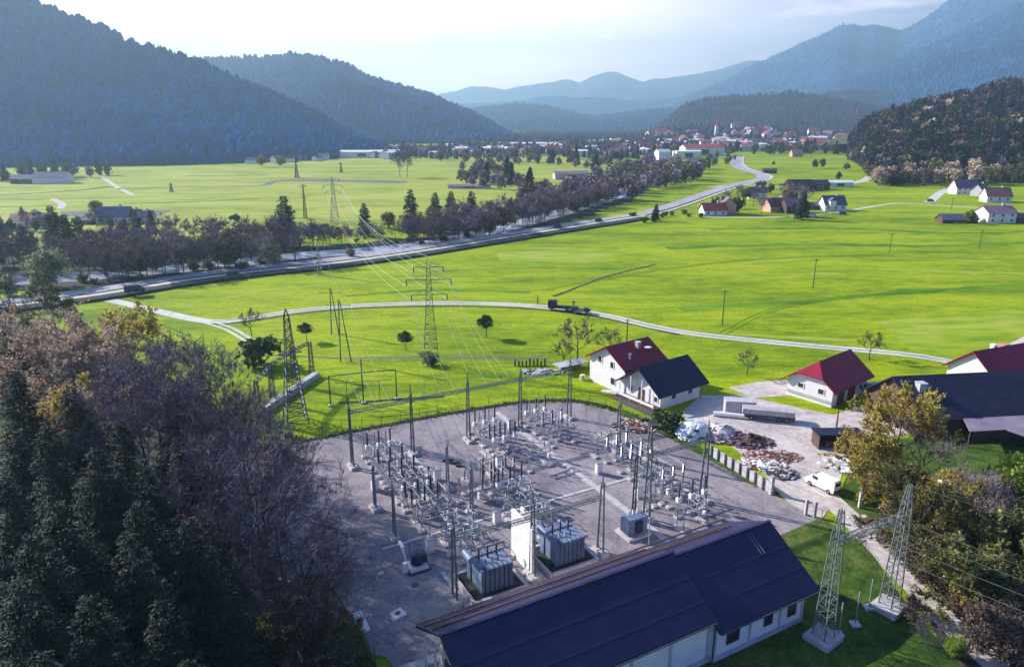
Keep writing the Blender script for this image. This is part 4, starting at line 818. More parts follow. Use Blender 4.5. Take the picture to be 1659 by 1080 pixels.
FH = [('house', 'pale house with a pink roof at the left picture edge above the river trees', 40, 369, 12, 15, 9, 3.6, 6.2, 'white_wall', 'tile_orange'), ('house', 'low white annex right of the pink-roofed house on the left', 62, 371, 20, 6, 5, 3.4, 5, 'white_wall', 'tile_grey'),
    ('house', 'white farmhouse with a grey roof below the ploughed strip on the left', 180, 363, 5, 16, 9, 3.5, 8, 'white_wall', 'tile_grey'), ('house', 'cream cottage right of the grey-roofed farmhouse on the left', 214, 362, 5, 7, 6, 3.6, 6.5, 'leafwall', 'tile_brown'), ('house', 'brown-roofed cottage at the end of the left farm row', 230, 363, 12, 8, 7, 3.2, 6, 'white_wall', 'tile_purple'),
    ('shed', 'small brown shed left of the grey-roofed farmhouse', 135, 364, 0, 9, 4, 2.2, 3.4, 'wood', 'tile_purple'), ('farmhouse', 'farmhouse with a shining white roof at the foot of the left hill', 78, 298, 8, 26, 14, 5, 9, 'white_wall', 'tile_grey'), ('shed', 'dark shed left of the farmhouse under the left hill', 40, 298, 0, 24, 10, 4, 7, 'wood', 'tile_grey'),
    ('house', 'white house with dark roof and small front gable, free-standing in the right field', 1353, 342, 4, 12.5, 9, 3.6, 8.2, 'white_wall', 'tile_grey'),
    ('house', 'tall white house with a purple roof at the right picture edge', 1622, 362, 6, 15.5, 10, 5.2, 8.2, 'white_wall', 'tile_purple'), ('shed', 'long dark open shed left of the tall white house', 1556, 362, 2, 18.5, 6, 2.0, 4.2, 'wood', 'tile_grey'),
    ('house', 'white house with a broad dark red roof above the tall white house', 1620, 328, -4, 15, 9, 4, 8.8, 'white_wall', 'tile_brown'), ('house', 'white house with a purple-brown roof left of the track at the wooded slope', 1567, 315, 6, 17, 9, 4.6, 9.8, 'white_wall', 'tile_purple'),
    ('house', 'small grey-roofed house squeezed between two purple roofs', 1593, 318, 30, 9, 8, 4, 8, 'grey_wall', 'tile_grey'), ('shed', 'low brown shed at the right edge beside the tall white house', 1665, 362, 0, 9, 7, 3, 4.5, 'wood', 'tile_brown'),
    ('house', 'small house with a bright red roof at the left of the farmstead', 1158, 350, 8, 13, 8, 3, 6.5, 'white_wall', 'tile_red'), ('barn', 'orange-walled barn between the red roof and the dark trees', 1182, 348, 80, 9, 8, 5.5, 9, 'ochre_wall', 'tile_purple'), ('house', 'brown-roofed house in the middle of the farmstead', 1262, 344, 14, 13, 9, 3.4, 7.5, 'ochre_wall', 'tile_brown'),
    ('barn', 'brown farm building with an orange-brown roof at the right of the farmstead', 1290, 346, 4, 12, 9, 4, 8, 'wood', 'tile_purple'), ('barn', 'big dark-roofed barn behind the farmstead', 1298, 310, 2, 18, 10, 3.6, 8, 'wood', 'tile_dark'), ('barn', 'second dark barn right of the big one behind the farmstead', 1328, 308, 8, 15, 10, 4, 7, 'wood', 'tile_dark'),
    ('house', 'white house behind the dark trees of the farmstead', 1228, 322, 0, 12, 8, 4, 7, 'white_wall', 'tile_grey'), ('shed', 'low white shed beside the farm lane', 1362, 303, 0, 20, 7, 3.4, 4.6, 'white_wall', 'white_roof'), ('shed', 'low dark shed between farmstead and free-standing white house', 1312, 340, 0, 10, 6, 2.4, 4, 'wood', 'tile_grey'),
    ('hut', 'tiny hay hut alone in the upper right field', 1248, 281, 0, 13, 6, 3, 4.6, 'wood', 'tile_grey'), ('house', 'small pink house in front of the dark hedge at the top of the right field', 1292, 254, 5, 16, 10, 5, 10, 'ochre_wall', 'tile_orange'), ('house', 'small white house at the corner of the dark hedge below the wooded slope', 1386, 247, 5, 14, 10, 6, 10, 'white_wall', 'tile_grey'),
    ('hall', 'large white building with a red roof at the near edge of the town', 1140, 253, 8, 60, 24, 12, 16, 'white_wall', 'tile_red'), ('hall', 'long white hall left of the red-roofed one at the near edge of the town', 1115, 258, 4, 34, 20, 10, 11, 'white_wall', 'white_roof'), ('weir', 'white weir house across the head of the canal', 1074, 262, 20, 17, 12, 12, 15, 'white_wall', 'white_roof'),
    ('hall', 'long pale hall in the left half of the far town', 785, 249, 2, 90, 26, 8, 10, 'white_wall', 'white_roof'), ('hall', 'white hall at the foot of the second hill', 585, 256, 4, 60, 24, 8, 10, 'white_wall', 'white_roof'), ('barn', 'purple-grey barn beside the far copse', 925, 291, 8, 30, 12, 5, 7, 'grey_wall', 'tile_purple'), ('shed', 'long pale shed at the end of the purple copse', 760, 306, -5, 32, 6, 2, 3, 'grey_wall', 'tile_purple'),
    ('hall', 'long white hall on the rise behind the town houses', 1105, 234, 0, 100, 26, 9, 11, 'white_wall', 'white_roof'), ('hall', 'long white factory roof in the middle of the town', 855, 240, 0, 110, 30, 8, 10, 'white_wall', 'white_roof')]
mat('leafwall', (.6, .52, .36), (.68, .6, .42), scale=1); mat('ochre_wall', (.5, .3, .22), (.6, .4, .28), scale=1, rough=.9); mat('tile_red', (.30, .045, .055), (.40, .08, .09), scale=.5, rand=.1); mat('tile_dark', (.03, .02, .045), (.06, .04, .07), scale=.5); mat('white_roof', (.7, .7, .74), (.8, .8, .82), scale=.2, rough=.6)
for nm, lab, x, y, rz, L, Wd, hw, hr, wm, rm in FH:
    p = hp(x, y); near = y > 300
    wins = [('y-', (i - (n_ - 1) / 2) * L / n_, hw * (.5 if hw < 4.5 else z_), 1.3, 1.3) for n_ in [max(2, int(L / 4))] for i in range(n_) for z_ in ((.28, .75) if hw >= 4.5 else (.5,))] if near and nm in ('house', 'farmhouse') else [('y-', 0, hw * .5, min(L * .3, 12), hw * .6)] if nm in ('hall', 'barn', 'shed', 'hut') else []
    t = house(nm, lab, (p.x, p.y + Wd / 2 + .5), rad(rz), L, Wd, hw, hr, wm, rm, wins=wins, oh=.5, og=.5, cat=nm, chim=[(L * .2, 0, .9, 'grey_wall')] if near and nm == 'house' else ())
    if 'front gable' in lab:
        b = MB(); b.box((-2.2, -4.0, 4.4), (3.4, 3.0, 3.0)); b.build('dormer', 'white_wall', t); b = MB(); b.xprism([(-2.3, 5.9), (2.3, 5.9), (0, 7.6)], -1.7, 1.7); o = b.build('dormer_roof', 'tile_grey', t); o.location = (-2.2, -4.0, 0); o.rotation_euler = (0, 0, math.pi / 2)
# the far town: every house counted, six kinds of house body
HK = []
for i, (wm, rm, L, Wd, hw, hr) in enumerate([('white_wall', 'tile_orange', 15, 10, 6.5, 11), ('white_wall', 'tile_brown', 14, 10, 6, 10.5), ('white_wall', 'tile_grey', 16, 11, 6, 10), ('ochre_wall', 'tile_orange', 13, 10, 7, 11), ('white_wall', 'white_roof', 24, 13, 8, 9.5), ('white_wall', 'tile_red', 18, 11, 8, 12.5), ('grey_wall', 'tile_purple', 16, 11, 6, 10)]):
    b = gable_wall(L, Wd, hw, hr); b2 = gable_roof(L, Wd, hw, hr, th=.4); b.add(b2.v, b2.f, 1); b.m = [0] * (len(b.f) - len(b2.f)) + [1] * len(b2.f); o = b.build('town_house', [wm, rm]); HK.append((o, ['orange-roofed white house', 'brown-roofed white house', 'grey-roofed white house', 'orange-roofed ochre house', 'white flat-roofed block', 'red-roofed white house', 'purple-roofed grey house'][i]))
def town(poly, n, mind, wts, where, z=0.0, s0=.8, s1=1.2, zf=None):
    xs = [p[0] for p in poly]; ys = [p[1] for p in poly]; got = []; tr = 0
    while len(got) < n and tr < 20000:
        tr += 1; x, y = random.uniform(min(xs), max(xs)), random.uniform(min(ys), max(ys))
        if not inpoly(x, y, poly): continue
        p = G(x, y, z if zf is None else zf(x, y))
        if any((p.x - q.x) ** 2 + (p.y - q.y) ** 2 < mind ** 2 for q in got): continue
        got.append(p); src, lb = HK[random.choices(range(7), wts)[0]]
        o = src.copy(); col.objects.link(o); o.location = p; o.rotation_euler = (0, 0, random.choice([0, .3, -.3, 1.57, .1, 1.2])); k = random.uniform(s0, s1); o.scale = (k, k, k)
        tag(o, f'{lb} {where}', 'house', f'{lb}s {where}')
town([(560, 252), (600, 246), (740, 240), (880, 236), (900, 246), (740, 256), (600, 258)], 60, 22, (2, 2, 4, 1, 4, 1, 3), 'in the western half of the far valley town', s0=.7, s1=1.1)
town([(390, 266), (440, 258), (500, 254), (560, 252), (560, 258), (450, 266)], 16, 20, (1, 2, 4, 1, 3, 0, 3), 'in the hamlet at the foot of the left hill', s0=.6, s1=.9)
town([(880, 240), (960, 232), (1080, 228), (1100, 238), (1080, 252), (960, 258), (890, 252)], 50, 26, (3, 3, 2, 2, 3, 2, 3), 'in the middle of the far valley town', s0=.8, s1=1.15)
town([(1080, 232), (1150, 226), (1260, 228), (1340, 236), (1310, 246), (1210, 246), (1100, 240)], 78, 22, (6, 3, 1, 3, 2, 4, 2), 'in the red-roofed old town', s0=.9, s1=1.3)
town([(1240, 236), (1330, 232), (1360, 240), (1300, 246)], 14, 24, (2, 2, 2, 1, 3, 1, 1), 'at the eastern edge of the old town', s0=.8, s1=1.1)
# low rise the old town climbs
hill('rise', [(960, 232), (1010, 222), (1060, 213), (1120, 205), (1170, 204), (1230, 207), (1300, 213), (1360, 220), (1400, 228)], [(960, 1500), (1400, 1500)], 2000, 'hill_forest_brown', nx=60, ny=20, amp=.02, seed=99, spur=200, back=1.1, drop=2)
for i in range(62):
    p = hill_pt('rise99', random.uniform(.2, .95), random.uniform(.05, .95)); src, lb = HK[random.choices(range(7), (7, 3, 1, 3, 2, 5, 1))[0]]
    o = src.copy(); col.objects.link(o); o.location = p; o.rotation_euler = (0, 0, random.uniform(-.5, 1.8)); k = random.uniform(.9, 1.5); o.scale = (k, k, k)
    tag(o, f'{lb} on the rise behind the old town', 'house', f'{lb}s on the rise behind the old town')
b = MB(); b.box((0, 0, 11), (7, 7, 22)); b.lathe((0, 0, 22), [(4.6, 0), (3.2, 4), (.5, 12), (.05, 14)], n=4, mi=1); ch = b.build('church_tower', ['white_wall', 'tile_red']); p = hill_pt('rise99', .46, .5); ch.location = p; tag(ch, 'white church tower with a red cap on the rise behind the old town', 'church')
hill_forest('town_woods', 'rise99', 900, 7, 13, 'far_wood_brown', 'brown trees between the houses on the rise', 0, 1)
# houses on the wooded slope
for x, y, lab, rm, zz, Yd in [(1606, 212, 'white house with a red roof among the trees on the wooded slope', 'tile_red', 0, 800), (1656, 214, 'white house with an orange roof high on the slope at the right edge', 'tile_orange', 0, 810), (1641, 222, 'small white house just below the orange-roofed one on the slope', 'tile_grey', 0, 780), (1521, 165, 'tiny pale house on top of the wooded slope', 'tile_orange', 0, 985)]:
    p = ray(x, y + 3, Yd); house('house', lab, (p.x, p.y, p.z - 1), rad(5), 17 if Yd < 900 else 12, 9, 7, 11, 'white_wall', rm, wins=[('y-', -3, 4, 1.5, 1.5), ('y-', 3, 4, 1.5, 1.5)])
for o, lb in HK: bpy.data.objects.remove(o)
# trees lost between the far houses: nobody could count them
for tn, n, poly in (('a', 2400, [(540, 256), (600, 243), (760, 234), (960, 226), (1200, 224), (1420, 234), (1420, 246), (1220, 246), (1100, 244), (1040, 262), (960, 262), (900, 250), (760, 260)]), ('b', 3800, [(760, 236), (800, 219), (900, 211.5), (1120, 211.5), (1130, 222), (960, 228)])):
    XY = []
    while len(XY) < n:
        y = random.uniform(min(p[1] for p in poly), max(p[1] for p in poly)); x = random.uniform(540, 1420)
        if inpoly(x, y, poly): q = G(x, y); XY.append((q.x, q.y))
    XY = np.array(XY); P = np.concatenate([XY, np.zeros((n, 1))], 1); HILLS['town' + tn] = (np.stack([P, P], 0), None)
    hill_forest('town_woods', 'town' + tn, n, 6, 13, 'far_wood_brown', 'brown and purple trees between the houses of the far town' if tn == 'a' else 'hazy woods on the valley floor beyond the far town', 0, .4)
# ------------------------------------------------ lattice steelwork
def lattice(mb, a, b, w0, w1, n, t=.05, td=.03, ax=None, mi=0):
    """square lattice mast or beam from a to b, widths w0 -> w1, n bays"""
    a, b = Vector(a), Vector(b); d = (b - a).normalized()
    u = Vector(ax).normalized() if ax else (d.cross(Vector((0, 0, 1))) if abs(d.z) < .9 else Vector((1, 0, 0))).normalized()
    u = (u - d * u.dot(d)).normalized(); w = d.cross(u)
    R = []
    for i in range(n + 1):
        f = i / n; p = a + (b - a) * f; h = (w0 + (w1 - w0) * f) / 2
        R.append([p + u * sx * h + w * sy * h for sx, sy in ((1, 1), (-1, 1), (-1, -1), (1, -1))])
    for k in range(4): mb.bar(R[0][k], R[-1][k], t, mi=mi)
    for i in range(n):
        for k in range(4):
            k2 = (k + 1) % 4; p, q = (k, k2) if i % 2 else (k2, k)
            mb.bar(R[i][p], R[i + 1][q], td, n=3, mi=mi)
            if i: mb.bar(R[i][k], R[i][k2], td, n=3, mi=mi)
    return mb
def footing(t, x, y, s=.9, h=.35, nm='footing'):
    b = MB(); b.box((x, y, h / 2), (s, s, h)); return b.build(nm, 'concrete', t)
def insul(mb, p, L, r=.11, n=7, mi=0, k=8):
    prof = []
    for i in range(k): z = L * i / k; prof += [(r, z), (r * .55, z + L / k * .55)]
    mb.lathe(p, prof + [(r * .5, L)], n=n, mi=mi)
def portal_row(name, label, pts, hs, zb, beams, base=.75, group=None, m='green_steel', wide=.5, slab=True, depth=1.25):
    """pts are places in the yard; a column at each (two legs side by side), lattice beams between"""
    t = thing(name, label, 'gantry', (pts[0].x, pts[0].y, 0), 0, group); o = pts[0]
    for i, (p, h) in enumerate(zip(pts, hs)):
        q = p - o; b = MB(); wdir = Vector((-SU, CU, 0))
        for s in (-1, 1):
            foot = q + wdir * s * depth / 2; top = q + wdir * s * wide * .55 + Vector((0, 0, h * .86))
            b.bar(foot + Vector((0, 0, .2)), top, .17, .12)
        nb = 9
        for j in range(nb):
            z0, z1 = h * .86 * j / nb, h * .86 * (j + 1) / nb
            f0, f1 = j / nb, (j + 1) / nb; w0 = depth / 2 * (1 - f0) + wide * .55 * f0; w1 = depth / 2 * (1 - f1) + wide * .55 * f1; s = 1 if j % 2 else -1
            b.bar(q + wdir * w0 * s + Vector((0, 0, z0 + .2)), q - wdir * w1 * s + Vector((0, 0, z1)), .045, n=3)
        b.box((q.x, q.y, h * .86), (.3, wide * 1.3, .3), YA); b.bar(q + Vector((0, 0, h * .84)), q + Vector((0, 0, h)), .12, .08)
        b.build('column', m, t)
        if slab:
            b = MB()
            for s in (-1, 1): c = q + wdir * s * depth * .5; b.box((c.x, c.y, .25), (1.0, 1.0, .5), YA)
            b.box((q.x, q.y, .12), (1.3, depth + 1.3, .16), YA); b.build('footing', 'concrete', t)
    for i, j in beams:
        b = MB(); lattice(b, pts[i] - o + Vector((0, 0, zb)), pts[j] - o + Vector((0, 0, zb)), wide * .8, wide * .8, 12, .045, .026); b.build('beam', m, t)
    return t
def P3(v, z=0): return Vector((v.x, v.y, z))
rowA = [W(u, 96.2) for u in (25.0, 34.6, 44.2, 53.8, 63.6)]
portal_row('line_gantry', 'long five-column steel gantry across the far side of the switchyard', rowA, [11.3, 11.7, 11.9, 11.6, 11.5], 9.0, [(0, 1), (1, 2), (2, 3), (3, 4)])
rowG = [W(25.9, 60.7), W(35.4, 60.3), W(44.9, 60.4)]
portal_row('transformer_gantry', 'green steel gantry over the two big transformers in front of the control building', rowG, [10.6, 10.8, 10.8], 7.6, [(0, 1), (1, 2)], m='green_steel')
portal_row('busbar_gantry', 'low pale portal with two slim lattice legs at the left side of the yard', [W(24.2, 83), W(24.2, 75.2)], [7.7, 8.1], 7.3, [(0, 1)], m='galvanised', wide=.4, depth=.9)
portal_row('busbar_gantry', 'low pale portal in the middle of the yard between the equipment bays', [W(35, 83.5), W(35, 75.6)], [7.7, 8.0], 7.3, [(0, 1)], m='galvanised', wide=.4, depth=.9)
portal_row('busbar_gantry', 'portal at the right rear of the yard in front of the bungalow', [W(64.8, 83.6), W(65.4, 76.5)], [8.2, 8.4], 7.6, [(0, 1)], m='green_steel', wide=.4, depth=1.1)
portal_row('line_gantry', 'two-column gantry at the right side of the switchyard', [W(54.5, 63.6), W(64.3, 63.7)], [12.2, 12.1], 9.2, [(0, 1)], m='green_steel')
portal_row('line_gantry', 'single steel column beside the right gantry', [W(53.0, 64.4)], [10.6], 9, [], m='dark_steel', wide=.35, depth=.6)
# ------------------------------------------------ switchgear kinds
def bay(u, v): p = W(u, v, .07); return p
EQ = {}
def eq(key, name, cat):
    t = thing(name, 'x', cat, (0, 0, -500)); t['_proto'] = 1; PROTO['eq_' + key] = t; return t
def stand(t, h, w=.42, m='galvanised'):
    b = MB()
    for sx in (-1, 1):
        for sy in (-1, 1): b.bar((sx * w / 2, sy * w / 2, .1), (sx * w / 2 * .8, sy * w / 2 * .8, h), .035)
    for i in range(3):
        z = h * (i + .3) / 3; s = 1 if i % 2 else -1
        for sy in (-1, 1): b.bar((-w / 2 * s, sy * w / 2, z - .25), (w / 2 * s, sy * w / 2, z + .35), .02, n=3); b.bar((sy * w / 2, -w / 2 * s, z - .25), (sy * w / 2, w / 2 * s, z + .35), .02, n=3)
    b.box((0, 0, h), (w, w, .06)); b.build('stand', m, t); b = MB(); b.box((0, 0, .14), (.8, .8, .3)); b.build('footing', 'concrete', t)
t = eq('ct', 'current_transformer', 'transformer'); stand(t, 2.2)
b = MB(); b.box((0, 0, 2.5), (.55, .55, .5)); b.build('tank', 'transformer_paint', t); b = MB(); insul(b, (0, 0, 2.75), 1.55, .20); b.build('insulator', 'porcelain', t); b = MB(); b.lathe((0, 0, 4.3), [(.16, 0), (.24, .1), (.24, .35), (.1, .5)], n=8); b.bar((-.4, 0, 4.5), (.4, 0, 4.5), .03); b.build('head', 'galvanised', t)
t = eq('vt', 'voltage_transformer', 'transformer'); stand(t, 2.3, .5)
b = MB(); b.box((0, 0, 2.65), (.7, .5, .6)); b.build('tank', 'white_paint', t); b = MB(); insul(b, (0, 0, 2.95), 1.7, .17); b.build('insulator', 'porcelain', t); b = MB(); b.lathe((0, 0, 4.65), [(.12, 0), (.18, .12), (.1, .35)], n=8); b.build('head', 'dark_steel', t)
t = eq('sa', 'surge_arrester', 'arrester'); stand(t, 2.4, .34); b = MB(); insul(b, (0, 0, 2.45), 1.25, .12); b.build('insulator', 'grey_porcelain', t); b = MB(); b.lathe((0, 0, 3.7), [(.3, 0), (.3, .03), (.05, .05), (.05, .3)], n=10); b.build('grading_ring', 'galvanised', t)
t = eq('post', 'post_insulator', 'insulator'); stand(t, 2.5, .3); b = MB(); insul(b, (0, 0, 2.55), 1.2, .12); b.build('insulator', 'grey_porcelain', t)
t = eq('cb', 'circuit_breaker', 'breaker')
b = MB(); [b.bar((sx, 0, .1), (sx, 0, 2.0), .08) for sx in (-1.7, 1.7)]; b.box((0, 0, 2.05), (4.2, .35, .22)); [b.bar((-1.7 * s, 0, .3), (1.7 * s, 0, 1.9), .03) for s in (-1, 1)]; b.build('frame', 'galvanised', t)
for x in (-1.8, 0, 1.8):
    b = MB(); insul(b, (x, 0, 2.15), 1.2, .13); b.lathe((x, 0, 3.35), [(.12, 0), (.17, .05), (.17, .16), (.12, .2)], n=8); insul(b, (x, 0, 3.55), 1.35, .19); b.build('pole', 'porcelain', t)
b = MB(); b.box((.0, .45, 1.1), (.9, .5, 1.3)); b.build('cabinet', 'white_paint', t); [footing(t, x, 0, .8, .3) for x in (-1.7, 1.7)]
t = eq('ds', 'disconnector', 'switch')
b = MB(); [b.bar((sx, sy, .1), (sx, sy * .8, 2.4), .06) for sx in (-1.9, 1.9) for sy in (-.7, .7)]; [b.box((0, sy, 2.45), (4.6, .14, .14)) for sy in (-.6, .6)]; [b.box((x, 0, 2.5), (.12, 1.7, .12)) for x in (-1.8, 0, 1.8)]; [b.bar((sx, -.7, .6), (sx, .65, 2.0), .025, n=3) for sx in (-1.9, 1.9)]; b.build('frame', 'galvanised', t)
for x in (-1.8, 0, 1.8):
    b = MB(); [insul(b, (x, sy, 2.56), .95, .10) for sy in (-.75, .75)]; b.build('insulator', 'grey_porcelain', t); b = MB(); b.bar((x, -.8, 3.56), (x, .8, 3.56), .04); [b.box((x, sy, 3.56), (.16, .2, .12)) for sy in (-.75, .75)]; b.build('contact_arm', 'wire_metal', t)
b = MB(); [b.box((sx, 0, .14), (.7, 2.1, .28)) for sx in (-1.9, 1.9)]; b.build('footing', 'concrete', t); b = MB(); b.box((2.1, 0, 1.3), (.35, .4, .6)); b.build('drive_box', 'white_paint', t)
t = eq('cab', 'control_cabinet', 'cabinet'); b = MB(); b.box((0, 0, .95), (1.0, .6, 1.5)); b.build('body', 'white_paint', t); b = MB(); b.box((0, 0, 1.75), (1.15, .75, .1)); b.build('lid', 'galvanised', t); footing(t, 0, 0, 1.0, .2)
t = eq('frame', 'busbar_support', 'support'); b = MB(); [b.bar((sx, 0, .1), (sx, 0, 2.7), .07) for sx in (-2, 2)]; b.box((0, 0, 2.75), (5.0, .16, .16)); [b.bar((s * 2, 0, 2.0), (s * 1.3, 0, 2.7), .035, n=3) for s in (-1, 1)]; b.build('frame', 'galvanised', t); [footing(t, x, 0, .7, .3) for x in (-2, 2)]
for x in (-1.8, 0, 1.8): b = MB(); insul(b, (x, 0, 2.83), .5, .09); b.build('insulator', 'grey_porcelain', t)
NMS = {'ct': 'brown current transformer', 'vt': 'white-tanked voltage transformer', 'sa': 'slim grey surge arrester', 'post': 'thin grey post insulator', 'cb': 'three-pole brown circuit breaker', 'ds': 'disconnector table with six insulators', 'cab': 'white control cabinet', 'frame': 'low busbar support'}
def trio(key, u, v, where, du=1.8, n=3):
    for i in range(n):
        w = ('left', 'middle', 'right')[i] if n == 3 else ''
        p = bay(u + (i - (n - 1) / 2) * du, v); dup(PROTO['eq_' + key], p, YA, f'{w} {NMS[key]}, {where}'.strip(), f'{NMS[key]}s')
def one(key, u, v, where, rz=0): p = bay(u, v); dup(PROTO['eq_' + key], p, YA + rz, f'{NMS[key]}, {where}', f'{NMS[key]}s')
B = {1: (29.6, 'in the left bay'), 2: (39.6, 'in the second bay'), 3: (47.6, 'in the middle bay'), 4: (57.6, 'in the fourth bay'), 5: (61.8, 'in the right bay')}
for u, nm in ((29.3, 'left bay'), (47.3, 'middle bay'), (57.0, 'bay behind the cable duct')):
    trio('post', u, 98.6, f'far end of the {nm}'); trio('vt', u, 96.4, f'under the long gantry in the {nm}'); one('ds', u, 93.8, f'near the long gantry in the {nm}')
    trio('ct', u, 91.2, f'second row of the {nm}')
    if nm != 'middle bay': trio('sa', u, 89.3, f'third row of the {nm}')
one('cb', 29.3, 86.4, 'in the left bay behind the low pale portal'); one('ds', 29.3, 83.6, 'left bay, beside the low pale portal'); trio('ct', 29.4, 80.4, 'left bay, centre row'); one('cb', 29.4, 78.0, 'left bay, front of the centre row'); one('ds', 29.5, 75.4, 'left bay, at the front of the low portal')
one('ds', 31.0, 71.2, 'between the cross duct and the left transformer'); one('frame', 30.6, 68.4, 'just behind the left transformer'); trio('sa', 30.7, 66.4, 'close behind the left transformer', 1.5); one('frame', 30.0, 73.0, 'at the cross duct in the left bay')
one('ds', 40.0, 84.0, 'in the second bay behind the brown breakers'); trio('ct', 41.2, 81.2, 'in the second bay, back row'); one('cb', 41.4, 79.0, 'in the second bay, the clearest of the brown breakers'); trio('vt', 41.4, 76.8, 'in the second bay, front row'); one('cb', 37.6, 77.6, 'left of the clearest breaker, beside the middle portal')
one('ds', 40.4, 71.4, 'between the cross duct and the right transformer'); one('frame', 40.2, 68.4, 'just behind the right transformer'); trio('sa', 40.2, 66.4, 'close behind the right transformer', 1.5); one('frame', 40.6, 73.2, 'at the cross duct in the second bay')
one('ds', 49.4, 83.0, 'alone on the open gravel left of the long cable duct', .1)
one('ds', 60.8, 82.0, 'alone right of the long cable duct'); one('frame', 64.2, 82.6, 'beside the rear right portal'); trio('ct', 61.2, 75.6, 'in the right bay, back row'); one('cb', 61.0, 73.2, 'in the right bay, rear breaker'); one('ds', 60.6, 70.6, 'in the right bay, middle')
trio('post', 60.8, 68.4, 'in the right bay before the right gantry'); one('cb', 61.0, 66.2, 'in the right bay, front breaker by the right gantry'); trio('vt', 60.6, 62.0, 'in front of the right gantry', 2.2); one('ds', 58.6, 59.6, 'nearest the control building roof on the right')
one('frame', 29.3, 87.9, 'in the left bay between arresters and breaker'); trio('post', 33.4, 79.2, 'beside the middle portal, left bay', 1.4); trio('vt', 29.8, 82.0, 'left bay, behind the centre row'); trio('sa', 37.6, 80.8, 'second bay, left of the back row', 1.2); one('frame', 41.8, 74.9, 'in the second bay before the cross duct')
trio('ct', 61.2, 79.2, 'in the right bay, rear row by the portal'); one('frame', 61.0, 64.4, 'in the right bay under the right gantry'); trio('sa', 57.4, 65.6, 'left of the right gantry', 1.3); trio('vt', 47.4, 89.6, 'third row of the middle bay'); one('frame', 57.0, 87.6, 'behind the cable duct, front row'); one('frame', 29.6, 77.0, 'left bay, close before the breaker')
for u, v, w in ((25.8, 88.0, 'at the left rear duct'), (34.6, 86.5, 'between the left and second bays'), (44.5, 86.0, 'at the small duct in the middle'), (37.0, 72.2, 'at the cross duct'), (27.0, 70.4, 'left of the left transformer'), (43.6, 71.0, 'right of the second bay'), (56.4, 77.0, 'left of the right bay'), (57.2, 68.6, 'right bay, beside the duct'), (52.6, 97.2, 'under the long gantry by the duct')): one('cab', u, v, w)
# pipe conductors along the bays
for u0, v0, v1, nm in ((29.4, 75, 93, 'left'), (40.6, 76, 84, 'second'), (61, 66, 76, 'right')):
    b = MB(); c = W(u0, v0); [b.bar(W(u0 + d, v0, 4.9) - c, W(u0 + d, v1, 4.6) - c, .035) for d in (-1.8, 0, 1.8)]; o = b.build('conductor', 'wire_metal'); o.location = c; tag(o, f'three parallel tube conductors over the {nm} bay', 'conductor', 'tube conductors')
# ------------------------------------------------ transformers, fire wall
def big_tr(label, u, v):
    p = W(u, v, .06); t = thing('power_transformer', label, 'transformer', p, YA, 'big power transformers')
    b = MB(); b.box((0, .2, 1.9), (3.6, 1.9, 2.6)); b.box((0, .2, 3.25), (3.8, 2.1, .14)); b.build('tank', 'transformer_paint', t)
    for i in range(7):
        for sy, n0 in ((-1.25, 0), (1.65, 0)):
            b = MB(); x = -1.75 + i * .58
            for k in range(4): b.box((x + k * .11 - .16, sy, 2.05), (.05, .85, 2.9))
            b.bar((x, sy - .4, 3.45), (x, sy + .4, 3.45), .07, n=6); b.build('radiator', 'transformer_paint', t)
    for i, x in enumerate((-1.1, 0, 1.1)):
        b = MB(); insul(b, (x, .7, 3.3), 1.35, .15); b.bar((x, .7, 4.6), (x, .7, 4.95), .03); b.build('bushing', 'porcelain', t)
        b = MB(); insul(b, (x * .7, -.3, 3.3), .6, .09); b.build('bushing', 'porcelain', t)
    b = MB(); b.bar((-2.4, -.2, 4.15), (-2.4, 1.6, 4.15), .42, n=12); [b.bar((-2.4, y, 3.2), (-2.4, y, 3.8), .06) for y in (.1, 1.3)]; b.build('conservator', 'transformer_paint', t)
    b = MB(); b.box((0, .2, .35), (5.4, 4.6, .5)); b.build('plinth', 'bank_earth', t)
    b = MB(); [b.box((sx, 0.2, .35), (.35, 5.6, .7)) for sx in (-3.2, 3.2)]; [b.box((0, sy, .35), (6.0, .35, .7)) for sy in (-2.6, 3.0)]; b.build('bund_wall', 'concrete', t)
    b = MB(); b.box((2.35, .4, 1.7), (.7, .9, 1.4)); b.build('control_box', 'white_paint', t)
    return t
big_tr('big blue-grey power transformer left of the white fire wall', 30.4, 61.0); big_tr('big blue-grey power transformer right of the white fire wall', 40.2, 61.4)
t = thing('small_transformer', 'small blue-grey transformer standing alone right of the two big ones', 'transformer', W(51.0, 61.8, .06), YA)
b = MB(); b.box((0, 0, 1.5), (2.2, 1.6, 2.0)); b.box((0, 0, 2.55), (2.3, 1.7, .12)); b.build('tank', 'transformer_paint', t)
for x in (-1.35, 1.35):
    b = MB(); [b.box((x, -.7 + k * .2, 1.5), (.45, .05, 1.9)) for k in range(8)]; b.build('radiator', 'transformer_paint', t)
for x in (-.7, 0, .7): b = MB(); insul(b, (x, .3, 2.6), .7, .1); b.build('bushing', 'porcelain', t)
b = MB(); b.box((0, -1.0, 1.5), (.9, .5, 1.4)); b.build('cabinet', 'dark_blue_paint', t); b = MB(); b.box((0, 0, .2), (3.6, 3.0, .35)); b.build('plinth', 'concrete', t)
b = MB(); b.box((0, 0, 3.0), (.3, 4.8, 6.0)); b.box((0, -2.5, 3.05), (.5, .3, 6.1)); b.box((0, 0, 6.05), (.4, 4.9, .08)); o = b.build('fire_wall', 'white_wall'); o.location = W(35.5, 62.9, .06); o.rotation_euler = (0, 0, YA); tag(o, 'tall white concrete fire wall between the two big transformers', 'wall')
